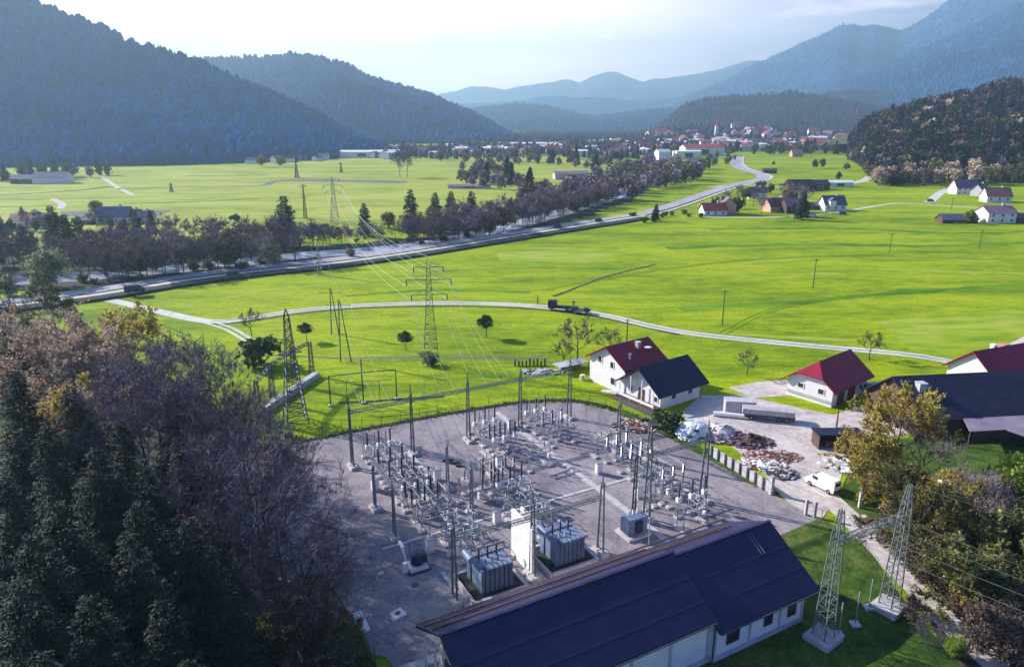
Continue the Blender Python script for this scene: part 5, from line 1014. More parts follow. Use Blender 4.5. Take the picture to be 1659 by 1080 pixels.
b = MB(); b.box((0, 0, .7), (.3, 4.4, 1.4)); b.box((0, -2.2, .8), (.5, .4, 1.6)); o = b.build('low_wall', 'white_wall'); o.location = W(40.6, 70.0, .06); o.rotation_euler = (0, 0, YA); tag(o, 'low white wall behind the tall fire wall', 'wall')
t = thing('earthing_coil', 'dark oil-filled coil with white brackets standing left of the left transformer', 'coil', W(24.4, 68.2, .06), YA)
b = MB(); b.lathe((0, 0, .5), [(.6, 0), (.75, .1), (.75, 1.2), (.6, 1.4)], n=12); b.box((.9, .2, 1.1), (.5, 1.2, 1.0)); b.build('tank', 'dark_blue_paint', t); b = MB(); insul(b, (0, 0, 1.9), .8, .12); insul(b, (-.5, .9, 1.3), 1.6, .12); b.build('bushing', 'grey_porcelain', t)
b = MB(); b.box((0, 0, .25), (2.2, 2.0, .45)); b.bar((-1.2, -.4, .3), (-1.5, .6, 3.0), .12); b.box((-1.5, .8, 3.0), (.3, 1.4, .3)); b.box((-1.6, -.6, .9), (.5, .5, 1.2)); b.build('bracket', 'white_paint', t); b = MB(); b.box((0, 0, .05), (2.8, 2.6, .14)); b.build('base', 'dark_steel', t)
# yard oddments
t = thing('inspection_shaft', 'white inspection shaft with a brown hatch at the lower left yard edge', 'shaft', W(15.3, 61.2, .06), YA); b = MB(); b.box((0, 0, .15), (2.0, 1.8, .25)); b.box((.1, .2, .9), (.9, .8, 1.4)); b.build('body', 'white_wall', t); b = MB(); b.box((.1, -.23, .85), (.55, .08, 1.1)); b.build('hatch', 'rust', t)
t = thing('manhole', 'square white manhole slab with a round lid on the gravel', 'manhole', W(19.6, 61.3, .06), YA + .25); b = MB(); b.box((0, 0, .12), (1.35, 1.2, .24)); b.build('slab', 'white_wall', t); b = MB(); b.lathe((0, 0, .24), [(.3, 0), (.3, .04), (.26, .05)], n=14); b.build('lid', 'rust', t)
for x, y, lab, rr in ((598, 903, 'round dark drain cover on the gravel left of the coil', .4), (672, 948, 'round dark drain cover below the coil', .4), (618, 929, 'small pale stone cover on the open gravel', .35)):
    p = G(x, y); b = MB(); b.lathe((0, 0, 0), [(rr, 0), (rr, .05), (rr * .8, .07)], n=14); o = b.build('drain_cover', 'concrete' if 'pale' in lab else 'dark_steel'); o.location = (p.x, p.y, .06); tag(o, lab, 'drain cover')
for x, y, h, lab in ((748, 688, 2, 'x'),): pass
for i, (u, v) in enumerate(((38.4, 91.3), (38.9, 90.0), (39.4, 88.7))):
    b = MB(); b.box((0, 0, .18), (1.6, .28, .3)); o = b.build('steel_trough', 'dark_steel'); o.location = W(u, v, .06); tag(o, f'{("rear", "middle", "front")[i]} one of three short dark troughs lying on the gravel', 'trough', 'short dark troughs')
t = thing('lamp_post', 'thin grey lamp post behind the control building', 'lamp', W(47.0, 54.2, 0), YA); b = MB(); b.bar((0, 0, 0), (0, 0, 7.4), .06); b.build('pole', 'galvanised', t); b = MB(); b.box((.25, 0, 7.45), (.7, .25, .12)); b.build('lamp_head', 'galvanised', t)
# ------------------------------------------------ control building, long navy roof in two heights
t = thing('control_building', 'long white control building with a navy sheet-metal roof in front of the switchyard', 'building', W(18.6, 46.5, 0), YA)
b = MB(); b.xprism([(-5.8, 0), (5.0, 0), (5.0, 5.6), (0, 8.3), (-5.8, 5.05)], 1.6, 25.2); b.build('wall', 'white_wall', t)
b = MB(); b.xprism([(-6.1, 0), (5.0, 0), (5.0, 5.1), (0, 7.8), (-6.1, 4.25)], 25.2, 37.6); b.build('wall', 'white_wall', t)
def slab2(x0, x1, yf, zf, yb, zb, zr, th=.24):
    b = MB()
    for P in ([(yf, zf), (0, zr)], [(0, zr), (yb, zb)]):
        (ya, za), (yb_, zb_) = P; vs = [(x0, ya, za), (x1, ya, za), (x1, yb_, zb_), (x0, yb_, zb_)]; vs += [(x, y, z + th) for x, y, z in vs]
        b.add(vs, [(3, 2, 1, 0), (4, 5, 6, 7), (0, 1, 5, 4), (1, 2, 6, 5), (2, 3, 7, 6), (3, 0, 4, 7)])
    return b
r1 = slab2(-.2, 25.0, -6.5, 4.9, 6.0, 5.2, 8.55).build('roof', 'navy_roof', t)
r2 = slab2(24.9, 38.6, -7.1, 3.95, 6.0, 4.75, 8.05).build('roof', 'navy_roof', t)
b = MB()
for y, z, x0, x1 in ((6.1, 5.25, -.1, 38.4), (4.1, 6.58, -.1, 24.9), (2.1, 7.67, -.1, 24.9), (4.0, 6.05, 25.1, 36), (3.0, 6.72, 25.1, 36)): b.box(((x0 + x1) / 2, y, z + .12), (x1 - x0, .16, .12))
b.build('snow_guard', 'wood', r1)
b = MB(); b.box((12.4, 0, 8.82), (25.3, .34, .08)); b.build('ridge_cap', 'navy_roof', r1); b = MB(); b.box((31.8, 0, 8.32), (13.7, .34, .08)); b.build('ridge_cap', 'navy_roof', r2)
zs1 = lambda y: 8.55 + .24 + y * (8.55 - 4.9) / 6.5; zs2 = lambda y: 8.05 + .24 + y * (8.05 - 3.95) / 7.1
b = MB(); [b.box((12.4, y, zs1(y)), (25.1, .07, .02)) for y in (-2.5, -4.7)]; [b.box((31.8, y, zs2(y)), (13.6, .07, .02)) for y in (-2.6, -4.8)]; b.build('sheet_joint', 'navy_roof', r1)
b = MB(); b.box((12.4, -6.6, 5.0), (25.1, .16, .14)); b.box((31.8, -7.2, 4.05), (13.6, .16, .14)); b.build('gutter', 'dark_steel', r1)
b = MB(); [b.bar((34.8 + dx, -.5, zs2(-.5) + .05), (34.8 + dx, -2.6, zs2(-2.6) + .05), .03) for dx in (0, .45)]; b.build('roof_ladder', 'galvanised', r2)
for x in (2.0, 6.6, 11.1, 15.6, 20.1, 24.7):
    b = MB(); b.box((x, -5.84, 2.4), (.28, .12, 4.8)); b.build('pilaster', 'grey_wall', t)
for x, w, h, z in ((27.7, 1.45, 1.15, 2.1), (32.5, .95, 1.1, 2.2), (35.9, .95, 1.2, 2.1)):
    b = MB(); b.box((x, -6.12, z), (w, .1, h)); o = b.build('window', 'glass', t)
    b = MB(); [b.box((x + dx, -6.17, z), (.1, .12, h + .2)) for dx in (-w / 2 - .05, w / 2 + .05)]; [b.box((x, -6.17, z + dz), (w, .12, .1)) for dz in (-h / 2 - .05, h / 2 + .05)]; b.box((x, -6.16, z), (.05, .08, h)); b.build('frame', 'wood', o)
for x in (25.4, 30.0, 34.2, 37.5): b = MB(); b.box((x, -6.14, 2.0), (.26, .12, 4.0)); b.build('pilaster', 'grey_wall', t)
b = MB(); b.box((31.4, -6.17, .3), (12.4, .10, .55)); b.box((13.4, -5.87, .3), (23.6, .10, .55)); b.build('plinth_band', 'grey_wall', t)
b = MB(); b.bar((25.05, -6.3, 0), (25.05, -6.3, 4.8), .09, n=8); b.build('downpipe', 'dark_steel', t)
b = MB(); [b.bar((.25, y, 0), (.25, y, 5.0), .12, n=6) for y in (4.9, 2.4)]; b.build('porch_post', 'white_paint', t)
b = MB(); b.box((1.55, 2.6, 1.6), (.1, 1.6, 3.0)); b.box((1.55, -.8, 1.5), (.1, 1.4, 2.4)); b.build('door', 'dark_steel', t)
# ------------------------------------------------ lattice portal at the lower right
t = thing('line_portal', 'tall two-mast lattice portal on concrete pads at the lower right', 'portal', (0, 0, 0))
a, c = Vector((31.2, 59.5, 0)), Vector((40.2, 64.2, 0)); t.location = a
for i, p in enumerate((a, c)):
    q = p - a; lean = (c - a).normalized() * (.35 if i == 0 else -.35)
    b = MB(); lattice(b, q + Vector((0, 0, .5)), q + lean * 0 + Vector((0, 0, 12.2)), 1.45, .75, 13, .075, .030, ax=(c - a)); lattice(b, q + Vector((0, 0, 12.2)), q + Vector((0, 0, 14.8)), .75, .3, 4, .065, .03, ax=(c - a)); b.build('mast', 'portal_steel', t)
    b = MB(); b.box((q.x, q.y, .3), (2.9, 2.7, .6), YA + .15); b.build('footing', 'concrete', t)
b = MB(); lattice(b, Vector((0, 0, 11.3)), c - a + Vector((0, 0, 11.3)), .55, .55, 14, .055, .03); b.build('crossbeam', 'portal_steel', t)
for k, (x, y, h) in enumerate(((1358, 1028, 3.2), (1385, 1012, 3.4), (1407, 985, 3.0))):
    p = G(x, y); t2 = thing('post_insulator', f'{("left", "middle", "right")[k]} thin steel stand on the shaded lawn between the portal masts', 'insulator', p, 0, 'thin stands under the portal'); b = MB(); b.bar((0, 0, .2), (0, 0, h), .07); b.build('post', 'galvanised', t2); b = MB(); insul(b, (0, 0, h), .7, .1); b.build('insulator', 'grey_porcelain', t2); footing(t2, 0, 0, .9, .25)
# ------------------------------------------------ big pylon in the meadow and the distant ones
def pylon(label, x, yb, yt, w0, arms, rz=0, ref=None, bush=False, t_=.08, name='pylon', n=13, m='green_steel', ins=True):
    p = G(x, yb); h = hgt(x, yb, yt); t = thing(name, label, 'pylon', (p.x, p.y, 0), rz); k = p.y / 150
    b = MB(); hb = h * .58; lattice(b, (0, 0, 0), (0, 0, hb), w0, w0 * .42, n, t_, t_ * .55); lattice(b, (0, 0, hb), (0, 0, h * .93), w0 * .42, w0 * .22, n - 3, t_ * .85, t_ * .5)
    for sx in (-1, 1):
        for sy in (-1, 1): b.bar((sx * w0 * .11, sy * w0 * .11, h * .93), (0, 0, h), t_ * .7)
    b.build('mast', m, t); tips = []
    for z, L in arms:
        z *= h
        for s in (-1, 1):
            b = MB(); b.bar((s * w0 * .14, -.4, z), (s * L, 0, z), t_ * .7); b.bar((s * w0 * .14, .4, z), (s * L, 0, z), t_ * .7); b.bar((s * w0 * .12, 0, z + h * .045), (s * L, 0, z), t_ * .6)
            for q in range(1, 4): f = q / 4; b.bar((s * L * f, .4 * (1 - f), z), (s * L * f, 0, z + h * .045 * (1 - f)), t_ * .4, n=3)
            b.build('arm', m, t)
            if ins: b = MB(); insul(b, (s * L, 0, z - h * .05), h * .05, .2 * k ** .3, n=6, k=5); b.build('insulator', 'dark_steel', t)
            tips.append(Matrix.Rotation(rz, 4, 'Z') @ Vector((s * L, 0, z - h * .05)) + Vector((p.x, p.y, 0)))
    return tips, Matrix.Identity(4) @ Vector((p.x, p.y, h))
tipsM, topM = pylon('tall green lattice pylon with three pairs of arms in the meadow', 699, 590, 415, 3.3, [(.905, 3.0), (.79, 4.6), (.655, 3.7)], rad(8))
tipsE, topE = pylon('pale lattice pylon on a dark base beyond the river', 543, 362, 283, 4.0, [(.9, 3.2), (.78, 4.6), (.66, 3.6)], rad(6), t_=.10, m='galvanised')
pylon('tiny lattice pylon far off near the foot of the left hill', 481, 288, 259, 3.2, [(.88, 3)], rad(6), t_=.3, n=6, m='dark_steel', ins=False)
tipsB, topB = pylon('slim dark pylon beyond the river, left of the pale one', 495, 354, 298, 1.6, [(.93, 2.0), (.6, 1.6)], rad(6), t_=.16, n=8, m='dark_steel', ins=False)
tipsC, topC = pylon('slim pylon in the meadow edge just beyond the river hedge', 506, 388, 354, 1.4, [(.92, 2.2)], rad(6), t_=.11, n=7, m='dark_steel', ins=False)
tipsD, topD = pylon('slim pylon straddling the main road below the big spruce', 518, 446, 392, 1.6, [(.9, 2.0), (.55, 1.6)], rad(6), t_=.07, n=9, m='galvanised', ins=False)
pylon('tiny pylon far off in the meadow left of the spruce', 278, 311, 296, 2.0, [(.8, 2)], 0, t_=.18, n=5, m='dark_steel', ins=False); pylon('tiny pylon far off in the meadow below the second hill', 553, 280, 262, 2.4, [(.8, 2.5)], 0, t_=.25, n=5, m='dark_steel', ins=False)
# big lattice dead-end tower and portal rows at the left
tipsL, topL = pylon('tall dark lattice tower with spreading legs left of the switchyard', 480, 684, 500, 3.6, [(.62, 2.0)], YA, t_=.11, n=13, m='dark_steel', ins=False)
qs = [G(421, 682), G(443, 651), G(478, 624), G(506, 608)]; t = thing('branch_gantry', 'rusty-dark lattice gantry row behind the tall lattice tower at the left', 'gantry', qs[0]); o = qs[0]
for p, yt in zip(qs, (611, 593, 545, 553)):
    pxx = 829.5 + FPX * p.x / (p.y * math.cos(PITCH) + CAMH * math.sin(PITCH)); h = 7.6 if yt > 580 else 7.2 if yt == 553 else 8.4
    b = MB(); lattice(b, p - o, p - o + Vector((0, 0, h)), .9, .5, 9, .07, .045); b.build('column', 'dark_steel', t)
for i in range(3): b = MB(); lattice(b, qs[i] - o + Vector((0, 0, 7.2)), qs[i + 1] - o + Vector((0, 0, 7.0)), .5, .5, 9, .05, .035); b.build('beam', 'dark_steel', t)
b = MB()
for i in range(9):
    p = G(428 + i * 9.5, 668 - i * 6.4); p2 = G(428 + (i + 1) * 9.5, 668 - (i + 1) * 6.4); b.box(((p.x + p2.x) / 2, (p.y + p2.y) / 2, .55), ((p2 - p).length * .94, 1.3, 1.1), math.atan2(p2.y - p.y, p2.x - p.x))
tag(b.build('cable_trough', 'concrete'), 'raised grey concrete trough running along the lattice gantry row', 'trough')
for k, (x, yb, yt) in enumerate(((410, 700, 640), (432, 694, 655), (455, 700, 650), (470, 640, 575), (486, 628, 560), (418, 640, 600))):
    p = G(x, yb); h = min(6.5, hgt(x, yb, yt)); b = MB(); b.bar((0, 0, 0), (0, 0, h), .07, .05); b.box((0, 0, h), (.9, .1, .1)); o = b.build('steel_post', 'dark_steel'); o.location = p; tag(o, f'thin dark steel post, {("leftmost, below the gantry row", "second from the left, below the trough", "right of the lattice tower foot, below the trough", "behind the lattice tower", "between the tower and the small tree", "left of the gantry row")[k]}', 'post', 'thin posts round the lattice tower')
t = thing('frame_gantry', 'wide square steel frame standing in the grass beyond the gravel yard', 'gantry', G(536, 658)); o = G(536, 658)
fp = [G(536, 658), G(589, 653), G(643, 646)]
for p, h in zip(fp, (5.9, 8.6, 5.8)): b = MB(); b.bar(p - o, p - o + Vector((0, 0, h)), .15, .11); b.build('column', 'dark_steel', t); footing(t, (p - o).x, (p - o).y, .8, .3)
b = MB(); b.bar(fp[0] - o + Vector((0, 0, 5.8)), fp[1] - o + Vector((0, 0, 6.0)), .10); b.bar(fp[1] - o + Vector((0, 0, 6.0)), fp[2] - o + Vector((0, 0, 5.8)), .10); b.build('beam', 'dark_steel', t)
b = MB(); q1, q2 = G(563, 655), G(616, 651); b.bar(q1 - o, q1 - o + Vector((0, 0, 4.2)), .07); b.bar(q2 - o, q2 - o + Vector((0, 0, 4.2)), .07); b.bar(q1 - o + Vector((-2, 0, 4.2)), q2 - o + Vector((2.2, 0.6, 4.2)), .06); b.build('inner_frame', 'dark_steel', t)
strip('trench', px((550, 652), (600, 650), (660, 646), (720, 642)), 1.1, .05, 'bank_earth', jag=.4)
def apole(label, x1, x2, yb, yt, group='wooden A-frame poles'):
    p, q = G(x1, yb), G(x2, yb); h = hgt((x1 + x2) / 2, yb, yt); t = thing('pole', label, 'pole', p, 0, group)
    b = MB(); b.bar((0, 0, 0), (.45, 0, h), .15, .10, n=6); b.bar(q - p, Vector((.7, 0, h * .97)), .15, .10, n=6); b.bar((.2, 0, h * .45), ((q - p).x * .8, 0, h * .45), .06); b.build('pole', 'pole_wood', t)
    b = MB(); b.bar((-2.2, 0, h * .9), (3.0, 0, h * .9), .07); b.build('crossarm', 'dark_steel', t); b = MB(); [insul(b, (x, 0, h * .9), .4, .08, n=5, k=3) for x in (-2, .4, 2.8)]; b.build('insulator', 'dark_steel', t)
    return [Vector((p.x + x, p.y, h * .9 + .3)) for x in (-2, .4, 2.8)]
A1 = apole('rear wooden A-frame pole beside the field road', 537, 549, 541, 466); A2 = apole('front taller wooden A-frame pole beside the pylon meadow', 552, 569, 586, 484)
def wpole(label, x, yb, yt, arm=1.2):
    p = G(x, yb); h = hgt(x, yb, yt); t = thing('power_pole', label, 'pole', p, 0, 'wooden poles in the meadows'); b = MB(); b.bar((0, 0, 0), (0, 0, h), .17, .11, n=6); b.build('pole', 'pole_wood', t)
    b = MB(); b.bar((-arm, 0, h - .3), (arm, 0, h - .3), .06); b.bar((-arm * .7, 0, h - .9), (0, 0, h - .35), .04); b.bar((arm * .7, 0, h - .9), (0, 0, h - .35), .04); b.build('crossarm', 'dark_steel', t); return Vector((p.x, p.y, h - .2))
q0 = wpole('wooden power pole in the middle of the right meadow', 1317, 467, 419, 1.1); q1 = wpole('wooden power pole left of the middle one, nearer the field road', 1170, 526, 470); q2 = wpole('wooden power pole far right meadow, small', 1441, 409, 378); q3 = wpole('wooden power pole at the right near the picture edge', 1586, 404, 372)
q4 = wpole('wooden power pole behind the crimson-roofed house', 1015, 558, 517, .5); wpole('short dark post left of the truck on the field road', 871, 492, 478, .2); wpole('thin pole at the left below the wooded slope', 1541, 340, 320, .6); wpole('thin grey post in the farm yard', 1355, 692, 664, .15)
for x, y in ((378, 625), (340, 622)): wpole(f'leaning fence stump in the meadow edge, {"nearer the lattice gantry" if x > 350 else "nearer the wood"}', x, y, y - 9, .3)
# ------------------------------------------------ wires
def wire(a, b, lab, r=.035, sag=.03, m='wire_metal', group='overhead wires'):
    a, b = Vector(a), Vector(b); L = (b - a).length; n = max(4, int(L / 8)); mb = MB(); pv = None
    for i in range(n + 1):
        f = i / n; p = a + (b - a) * f - Vector((0, 0, 4 * sag * L * f * (1 - f)))
        if pv is not None: mb.bar(pv - a, p - a, r, n=3)
        pv = p
    o = mb.build('wire', m); o.location = a; tag(o, lab, 'wire', group)
wl_ = ['upper left', 'upper right', 'middle left', 'middle right', 'lower left', 'lower right']
ends = [W(46.4, 96.2, 9.3), W(51.2, 96.2, 9.3), W(47.8, 96.2, 9.3), W(50.4, 96.2, 9.3), W(45.4, 96.2, 9.3), W(49.0, 96.2, 9.3)]
ends = [W(36.6, 96.2, 9.4), W(52.0, 96.2, 9.3), W(39.4, 96.2, 9.4), W(50.0, 96.2, 9.3), W(42.0, 96.2, 9.4), W(47.6, 96.2, 9.3)]
for i in range(6): wire(tipsM[i], ends[i], f'bright wire from the {wl_[i]} arm of the big pylon down to the long gantry', .03)
for i in range(6): wire(tipsM[i], tipsE[i], f'wire from the big pylon’s {wl_[i]} arm to the pale pylon beyond the river', .025)
wire(topM, topE, 'earth wire between the tops of the big and the pale pylon', .03); wire(topM, W(44.2, 96.2, 11.9), 'earth wire from the top of the big pylon to the long gantry', .03)
for i in range(3): wire(A1[i], A2[i], f'short dark wire between the A-frame poles, {("left", "middle", "right")[i]}', .025, m='dark_wire'); wire(A2[i], W(27 + i * 2.2, 96.2, 9.2), f'wire from the front A-frame pole to the long gantry, {("left", "middle", "right")[i]}', .03)
wire(tipsD[0], A1[0], 'wire from the roadside pylon to the rear A-frame pole, left', .03); wire(tipsD[1], A1[2], 'wire from the roadside pylon to the rear A-frame pole, right', .03)
wire(q1, q0, 'wire between the two middle poles of the right meadow', .02, m='dark_wire'); wire(q4, q1, 'wire from the pole behind the crimson roof to the meadow pole', .02, m='dark_wire'); wire(q0, q2, 'wire from the middle meadow pole to the far one', .025, m='dark_wire')
for i in range(3): wire(W(36.5 + i * 2.6, 96.2, 9.2), W(29.5 + i * 2.5, 60.6, 7.9) if i == 0 else W(37.2 + i * 2.5, 60.5, 7.9), f'slack yard wire from the long gantry towards the transformers, {("left", "middle", "right")[i]}', .02, .02, m='dark_wire')
pa, pc = Vector((31.2, 59.5, 11.3)), Vector((40.2, 64.2, 11.3))
for i in range(4):
    f = (.15, .4, .65, .9)[i]; p = pa + (pc - pa) * f; e = (Vector((75, 38, 6)) + Vector((6 * (f - .5), 10 * (f - .5), 0))); wire(p, e, f'{("lowest", "second lowest", "second highest", "highest")[i]} wire leaving the lattice portal to the lower right', .022, .02, m='wire_metal')
for i in range(3): wire(pa + (pc - pa) * (.2 + .3 * i), W(57 + i * 2.6, 63.6, 9.3), f'wire from the lattice portal to the right gantry, {("left", "middle", "right")[i]}', .02, .02, m='dark_wire')
wire(Vector((40.2, 64.2, 14.8)), Vector((80, 46, 9)), 'thin wire from the right mast top over the bushes', .022, .01)
# ------------------------------------------------ vehicles
def wheels(t, xs, yw, r, hub='galvanised'):
    for x in xs:
        for s in (-1, 1):
            b = MB(); b.bar((x, s * yw - .12, r), (x, s * yw + .12, r), r, n=14); w = b.build('wheel', 'rubber', t)
            b = MB(); b.bar((x, s * (yw + .125), r), (x, s * (yw + .14), r), r * .55, n=10); b.build('rim', hub, w)
def van(label, p, rz, m='white_paint', group=None, s=1.0, name='van'):
    t = thing(name, label, 'van', p, rz, group); t.scale = (s, s, s)
    b = MB(); prof = [(-2.3, .35), (2.35, .35), (2.4, .9), (2.1, 1.15), (1.55, 1.28), (.95, 1.95), (.6, 2.05), (-2.2, 2.05), (-2.35, 1.9)]; k = len(prof)
    vs = [(x, -.85 if z < 1.4 else -.76, z) for x, z in prof] + [(x, .85 if z < 1.4 else .76, z) for x, z in prof]
    b.add(vs, [tuple(range(k)), tuple(range(k, 2 * k))[::-1]] + [((i + 1) % k, i, k + i, k + (i + 1) % k) for i in range(k)]); b.build('body', m, t)
    b = MB(); vs = [(1.53, -.72, 1.33), (1.53, .72, 1.33), (.98, .68, 1.94), (.98, -.68, 1.94)]; vs += [(x + .05, y, z + .04) for x, y, z in vs]; b.add(vs, [(0, 1, 2, 3), (7, 6, 5, 4), (0, 4, 5, 1), (1, 5, 6, 2), (2, 6, 7, 3), (3, 7, 4, 0)]); b.build('windscreen', 'glass', t)
    for s_ in (-1, 1):
        b = MB(); b.box((.75, s_ * .82, 1.55), (.8, .06, .45)); b.build('window', 'glass', t); b = MB(); b.box((2.32, s_ * .6, .85), (.12, .3, .2)); b.build('headlight', 'wire_metal', t)
    b = MB(); b.box((-2.34, 0, 1.55), (.06, 1.2, .45)); b.build('window', 'glass', t); b = MB(); b.box((-2.38, 0, .5), (.12, 1.6, .2)); b.build('bumper', 'rubber', t)
    wheels(t, (-1.5, 1.5), .78, .34); return t
van('white delivery van parked on the dirt road beside the golden tree', (44.0, 90.2, .09), rad(122), s=.98)
van('dark blue van driving on the main road at the left', G(219, 474, 1.02), rad(20), 'dark_blue_paint', name='van', s=1.15)
for x, y, lab, m in ((903, 369, 'small dark car on the main road right of the hedge', 'dark_steel'), (970, 359, 'second dark car farther along the main road', 'dark_blue_paint'), (378, 447, 'dark car on the cycle path side of the main road', 'dark_steel')):
    van(lab, G(x, y, 1.03), rad(22), m, name='car', s=.85)
for x, y, lab, m, g in ((1306, 351, 'white car parked before the farmstead, left one', 'white_paint', 1), (1317, 352, 'white car parked before the farmstead, right one', 'white_paint', 1), (1365, 348, 'dark car parked by the free-standing white house', 'dark_steel', 0), (1507, 327, 'dark car on the short track below the wooded slope', 'dark_steel', 0), (1415, 635, 'grey car parked behind the red barn', 'galvanised', 0)):
    van(lab, (*G(x, y)[:2], .1), rad(5), m, name='car', s=.85)
t = thing('truck', 'dark truck with a high square cab on the field road', 'truck', (*G(912, 503)[:2], .1), rad(-14)); t.scale = (.8, .72, .72)
b = MB(); b.box((-3.6, 0, 2.2), (2.9, 2.5, 2.9)); b.box((-3.6, 0, 3.75), (2.5, 2.2, .2)); b.build('cab', 'dark_blue_paint', t); b = MB(); b.box((-5.08, 0, 2.7), (.06, 2.1, .9)); b.build('windscreen', 'glass', t)
b = MB(); b.box((1.2, 0, 1.0), (7.4, 2.3, .25)); b.box((1.2, 1.1, 1.35), (7.2, .08, .5)); b.box((1.2, -1.1, 1.35), (7.2, .08, .5)); b.box((.2, 0, 1.4), (1.6, 1.6, .7)); b.build('load_bed', 'dark_steel', t)
b = MB(); b.bar((3.6, .3, 1.1), (3.6, .3, 3.9), .35, .22); b.bar((3.6, .3, 3.6), (4.3, .3, 3.3), .2); b.bar((3.6, .3, 3.7), (2.6, .3, 3.4), .14); b.build('crane', 'dark_steel', t); wheels(t, (-3.8, 1.4, 3.4), 1.1, .5)
t = thing('trailer', 'low dark trailer standing behind the truck on the field road', 'trailer', (*G(940, 508)[:2], .1), rad(-14)); b = MB(); b.box((0, 0, 1.0), (5.6, 2.2, .25)); b.box((-1.5, 0, 1.5), (1.6, 1.8, .7)); b.box((1.6, 0, 1.4), (1.2, 1.6, .5)); b.build('bed', 'dark_steel', t); b = MB(); b.box((-.2, -1.12, 1.0), (2.4, .06, .5)); b.build('side_board', 'galvanised', t); wheels(t, (-1.6, 1.8), 1.0, .42)
# ------------------------------------------------ farm yard clutter
t = thing('flatbed_trailer', 'long white-covered trailer parked in front of the red barn', 'trailer', (*G(1243, 679)[:2], .06), rad(-14)); b = MB(); b.box((0, 0, 1.55), (8.6, 2.3, .9)); b.xprism([(-1.15, 2.0), (1.15, 2.0), (0, 2.35)], -4.3, 4.3); b.build('cover', 'concrete', t); b = MB(); b.box((.2, -.1, .95), (8.4, 2.1, .3)); b.box((3, -1.12, .8), (2.6, .08, .6)); b.build('chassis', 'dark_steel', t); wheels(t, (-2.8, 1.8, 3.0), 1.0, .42)
t = thing('container', 'pale corrugated box container behind the long trailer', 'container', (*G(1197, 668)[:2], .06), rad(-8)); b = MB(); b.box((0, 0, 1.2), (5.2, 2.2, 2.3)); [b.box((-2.4 + i * .4, -1.12, 1.2), (.12, .06, 2.1)) for i in range(13)]; b.build('body', 'grey_wall', t); b = MB(); b.box((2.63, 0, 1.2), (.06, 1.9, 2.0)); b.build('door', 'wood', t); b = MB(); b.box((0, 0, 2.4), (5.3, 2.3, .08)); b.build('lid', 'concrete', t)
b = MB(); b.bar((-2.6, 0, .45), (2.6, -.5, .45), .42, n=12); o = b.build('pipe', 'white_paint'); o.location = (*G(1180, 675)[:2], .05); o.rotation_euler = (0, 0, rad(-10)); tag(o, 'thick white pipe lying left of the long trailer', 'pipe')
t = thing('shelter', 'low open shed with a dark flat roof beside the dirt road', 'shed', (*G(1356, 722)[:2], .05), rad(1)); b = MB(); b.box((0, .2, 2.35), (7.6, 2.8, .16)); b.build('roof', 'black_roof', t); b = MB(); b.box((0, 1.4, 1.15), (7.2, .12, 2.3)); b.box((-3.55, 0, 1.15), (.12, 2.6, 2.3)); [b.bar((x, -1.0, 0), (x, -1.0, 2.3), .07) for x in (-3.4, 0, 3.4)]; b.build('wall', 'wood', t)
for i, (x, y) in enumerate(((1340, 723), (1352, 724), (1368, 724), (1380, 720))): b = MB(); b.box((0, 0, .45), (1.0, .9, .9), .2 * i); b.box((0, 0, .95), (.8, .7, .2), .3 * i); o = b.build('crate', 'rust'); o.location = (*G(x, y)[:2], .06); tag(o, f'{("first", "second", "third", "fourth")[i]} rusty crate from the left under the low open shed', 'crate', 'crates under the shed')
def pile(name, lab, cat, cx, cy, rx, ry, n, mats, hmax=1.6, s=(.3, 1.2), seed=0, kind=None, flat=.35):
    rng = random.Random(seed); p = G(cx, cy); b = MB()
    for i in range(n):
        a, r = rng.uniform(0, 6.28), rng.random() ** .6; x, y = rx * r * math.cos(a), ry * r * math.sin(a); z = max(.05, hmax * (1 - r) * rng.uniform(.3, 1)); l, w = rng.uniform(*s), rng.uniform(s[0] * .5, s[1] * .5); an = rng.uniform(0, 3.14); h = rng.uniform(.08, flat)
        b.box((x, y, z), (l, w, h), an, rng.randrange(len(mats)))
    b.lathe((0, 0, 0), [(min(rx, ry) * .95, 0), (min(rx, ry) * .6, hmax * .5), (min(rx, ry) * .2, hmax * .8)], n=9)
    o = b.build(name, mats); o.location = (p.x, p.y, .05); tag(o, lab, cat, kind=kind); return o
pile('scrap_heap', 'heap of pale and purple rubble right of the white tarpaulin', 'heap', 1168, 705, 4.2, 3.4, 420, ['concrete', 'rust', 'tile_purple', 'white_paint'], 2.2, seed=1)
pile('timber_heap', 'heap of dark plum-coloured scrap in the middle of the farm tip', 'heap', 1213, 716, 4.0, 2.6, 300, ['leaf_plum', 'tile_purple', 'wood'], 1.5, seed=2)
pile('brick_heap', 'scattered reddish brick rubble at the edge of the dirt road', 'heap', 1250, 740, 4.6, 2.4, 420, ['rust', 'concrete', 'tile_orange', 'wood'], .7, (.2, .7), seed=3)
pile('board_heap', 'low heap of pale boards behind the concrete wall', 'heap', 1235, 752, 3.6, 2.2, 260, ['white_paint', 'concrete', 'rust'], .6, (.3, 1.1), seed=4)
pile('scrap_heap', 'dark scrap at the right end of the concrete wall', 'heap', 1268, 768, 2.2, 1.8, 160, ['dark_steel', 'wood', 'concrete'], .8, seed=5)
pile('sheet_stack', 'white boards scattered on the ground beside the golden tree', 'boards', 1362, 752, 3.0, 2.4, 60, ['white_paint', 'concrete'], .25, (.8, 2.0), seed=6, flat=.12)
pile('rubble_strip', 'brown and grey rubble beside the yard corner below the bungalow', 'rubble', 1035, 690, 4.5, 3.0, 260, ['rust', 'concrete', 'bank_earth', 'wood'], .5, (.2, .9), seed=7)
